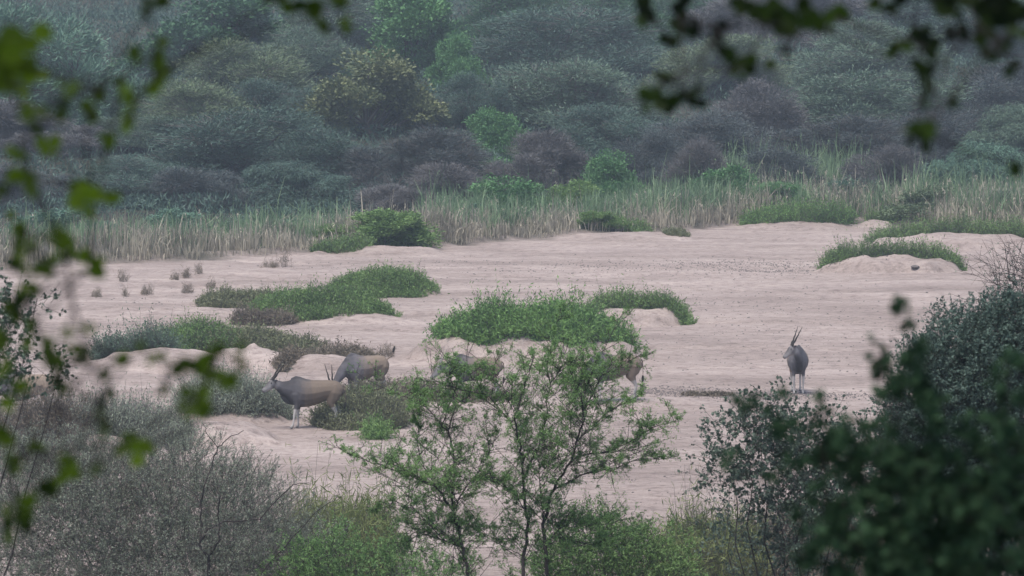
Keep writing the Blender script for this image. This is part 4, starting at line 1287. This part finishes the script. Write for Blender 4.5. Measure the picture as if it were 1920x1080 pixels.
TRB = [(1210, 18, 18, 22, .05), (1205, 38, 8, 10, .6), (1262, 78, 16, 14, .1), (1278, 20, 20, 26, .02), (1300, 50, 10, 20, .05), (1346, 58, 13, 15, .0), (1365, 105, 18, 14, .2), (1378, 132, 12, 10, .6),
       (1424, 115, 24, 17, .3), (1470, 98, 9, 10, .1), (1244, 142, 12, 9, .3), (1228, 180, 24, 14, .3), (1250, 192, 18, 16, .05), (1290, 188, 28, 15, .05), (1212, 195, 8, 14, .5), (1305, 168, 12, 10, .1),
       (1405, 10, 40, 16, .3), (1450, 22, 40, 22, .4), (1475, 48, 26, 20, .4), (1500, 12, 34, 18, .4), (1535, 35, 26, 16, .5), (1562, 28, 18, 16, .8), (1545, 50, 12, 10, .3),
       (1690, 88, 18, 14, .6), (1668, 105, 9, 8, .6), (1718, 118, 14, 10, .4), (1745, 95, 12, 20, .2), (1735, 60, 18, 16, .2), (1742, 145, 9, 20, .1), (1733, 185, 7, 18, .1), (1786, 182, 6, 20, .15),
       (1800, 52, 20, 24, .02), (1850, 50, 22, 24, .2), (1852, 100, 10, 22, .2), (1885, 20, 40, 34, .0), (1905, 50, 26, 22, .05), (1810, 0, 60, 18, .02), (1720, -6, 50, 16, .05), (1712, 240, 14, 14, .6),
       (1742, 238, 16, 12, .6), (1732, 268, 24, 14, .1), (1900, 125, 14, 12, .2), (1915, 312, 14, 12, .3), (1650, 20, 20, 14, .15), (1880, 90, 14, 12, .3)]
TL = (-2.1, 7.2); TRR = (2.6, 8.5)
near_branch('overhanging_tree', 'blurred near tree hanging green leaf sprays down the left side of the view', LB + TLB,
            [(-60, 100, 7.2), (-60, 400, 7.4), (-60, 760, 7.3), (560, -90, 7.4), (290, -80, 7.4)],
            [(TL[0], TL[1], hz(*TL)), (TL[0] + .1, TL[1], 13.5), (TL[0] + .25, TL[1], 15.6)], 301,
            crown=[(-1.5, 6.8, 17.8, 1.9, 5000), (-2.6, 5, 17.2, 1.9, 4000), (-.6, 3.5, 18.4, 1.7, 4000)])
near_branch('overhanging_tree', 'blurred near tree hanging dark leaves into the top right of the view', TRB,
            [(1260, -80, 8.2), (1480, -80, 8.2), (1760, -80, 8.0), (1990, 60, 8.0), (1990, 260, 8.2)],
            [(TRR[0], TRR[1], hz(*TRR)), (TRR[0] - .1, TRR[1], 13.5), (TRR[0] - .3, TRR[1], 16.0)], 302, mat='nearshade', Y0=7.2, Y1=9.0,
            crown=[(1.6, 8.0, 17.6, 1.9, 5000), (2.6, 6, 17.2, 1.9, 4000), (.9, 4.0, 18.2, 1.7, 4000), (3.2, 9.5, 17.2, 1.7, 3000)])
blob_shrub('near_dark_bush', 'blurred dark green near bush filling the bottom right corner', 'bush', 9.5,
           [(1860, 1020, 170, 120), (1730, 1000, 150, 100), (1590, 920, 55, 50), (1800, 900, 110, 70), (1900, 890, 90, 90), (1600, 1030, 80, 70), (1700, 880, 60, 40), (1890, 690, 20, 24), (1545, 835, 40, 28), (1650, 1070, 160, 60), (1660, 840, 30, 40), (1490, 900, 30, 20), (1900, 780, 40, 50)],
           'neardark', 303, dens=.075, stick=.05, leaf=(.024, .018), kleaf=4, k2=2, broad=True, up=.3, rad=.0012)
blob_shrub('near_dark_bush', 'blurred dark sprigs reaching up left of the near bush into the open sand', 'bush', 9.5,
           [(1655, 655, 14, 14), (1690, 690, 30, 24), (1660, 710, 26, 24), (1725, 725, 26, 22), (1750, 770, 26, 36), (1675, 572, 10, 8), (1703, 568, 9, 16), (1712, 600, 10, 16), (1745, 620, 9, 12),
            (1460, 745, 9, 18), (1395, 745, 12, 12), (1415, 760, 10, 10), (1470, 790, 12, 22), (1535, 775, 16, 10), (1545, 820, 16, 24), (1620, 790, 10, 10), (1375, 850, 14, 10), (1590, 830, 30, 26), (1640, 860, 40, 30)],
           'neardark', 304, dens=.16, stick=.03, leaf=(.020, .015), kleaf=4, k2=2, broad=True, up=.3, rad=.0008)


# ------------------------------------------------------------ haze
def haze():
    m = bpy.data.materials.new('haze_air'); m.use_nodes = True
    nt = m.node_tree
    nt.nodes.clear()
    out = nt.nodes.new('ShaderNodeOutputMaterial')
    v = nt.nodes.new('ShaderNodeVolumePrincipled')
    v.inputs['Color'].default_value = (.70, .83, .98, 1)
    v.inputs['Density'].default_value = HAZE
    v.inputs['Anisotropy'].default_value = 0
    nt.links.new(v.outputs[0], out.inputs['Volume'])
    bm = bmesh.new(); bmesh.ops.create_cube(bm, size=1)
    bmesh.ops.scale(bm, vec=(3200, 2000, 35), verts=bm.verts)
    me = bpy.data.meshes.new('haze'); bm.to_mesh(me); bm.free()
    me.materials.append(m)
    o = bpy.data.objects.new('haze', me); C.objects.link(o)
    o.location = (0, 620, 16)
    tag(o, 'thin bluish evening haze over the river bed', 'haze', kind='stuff')


haze()
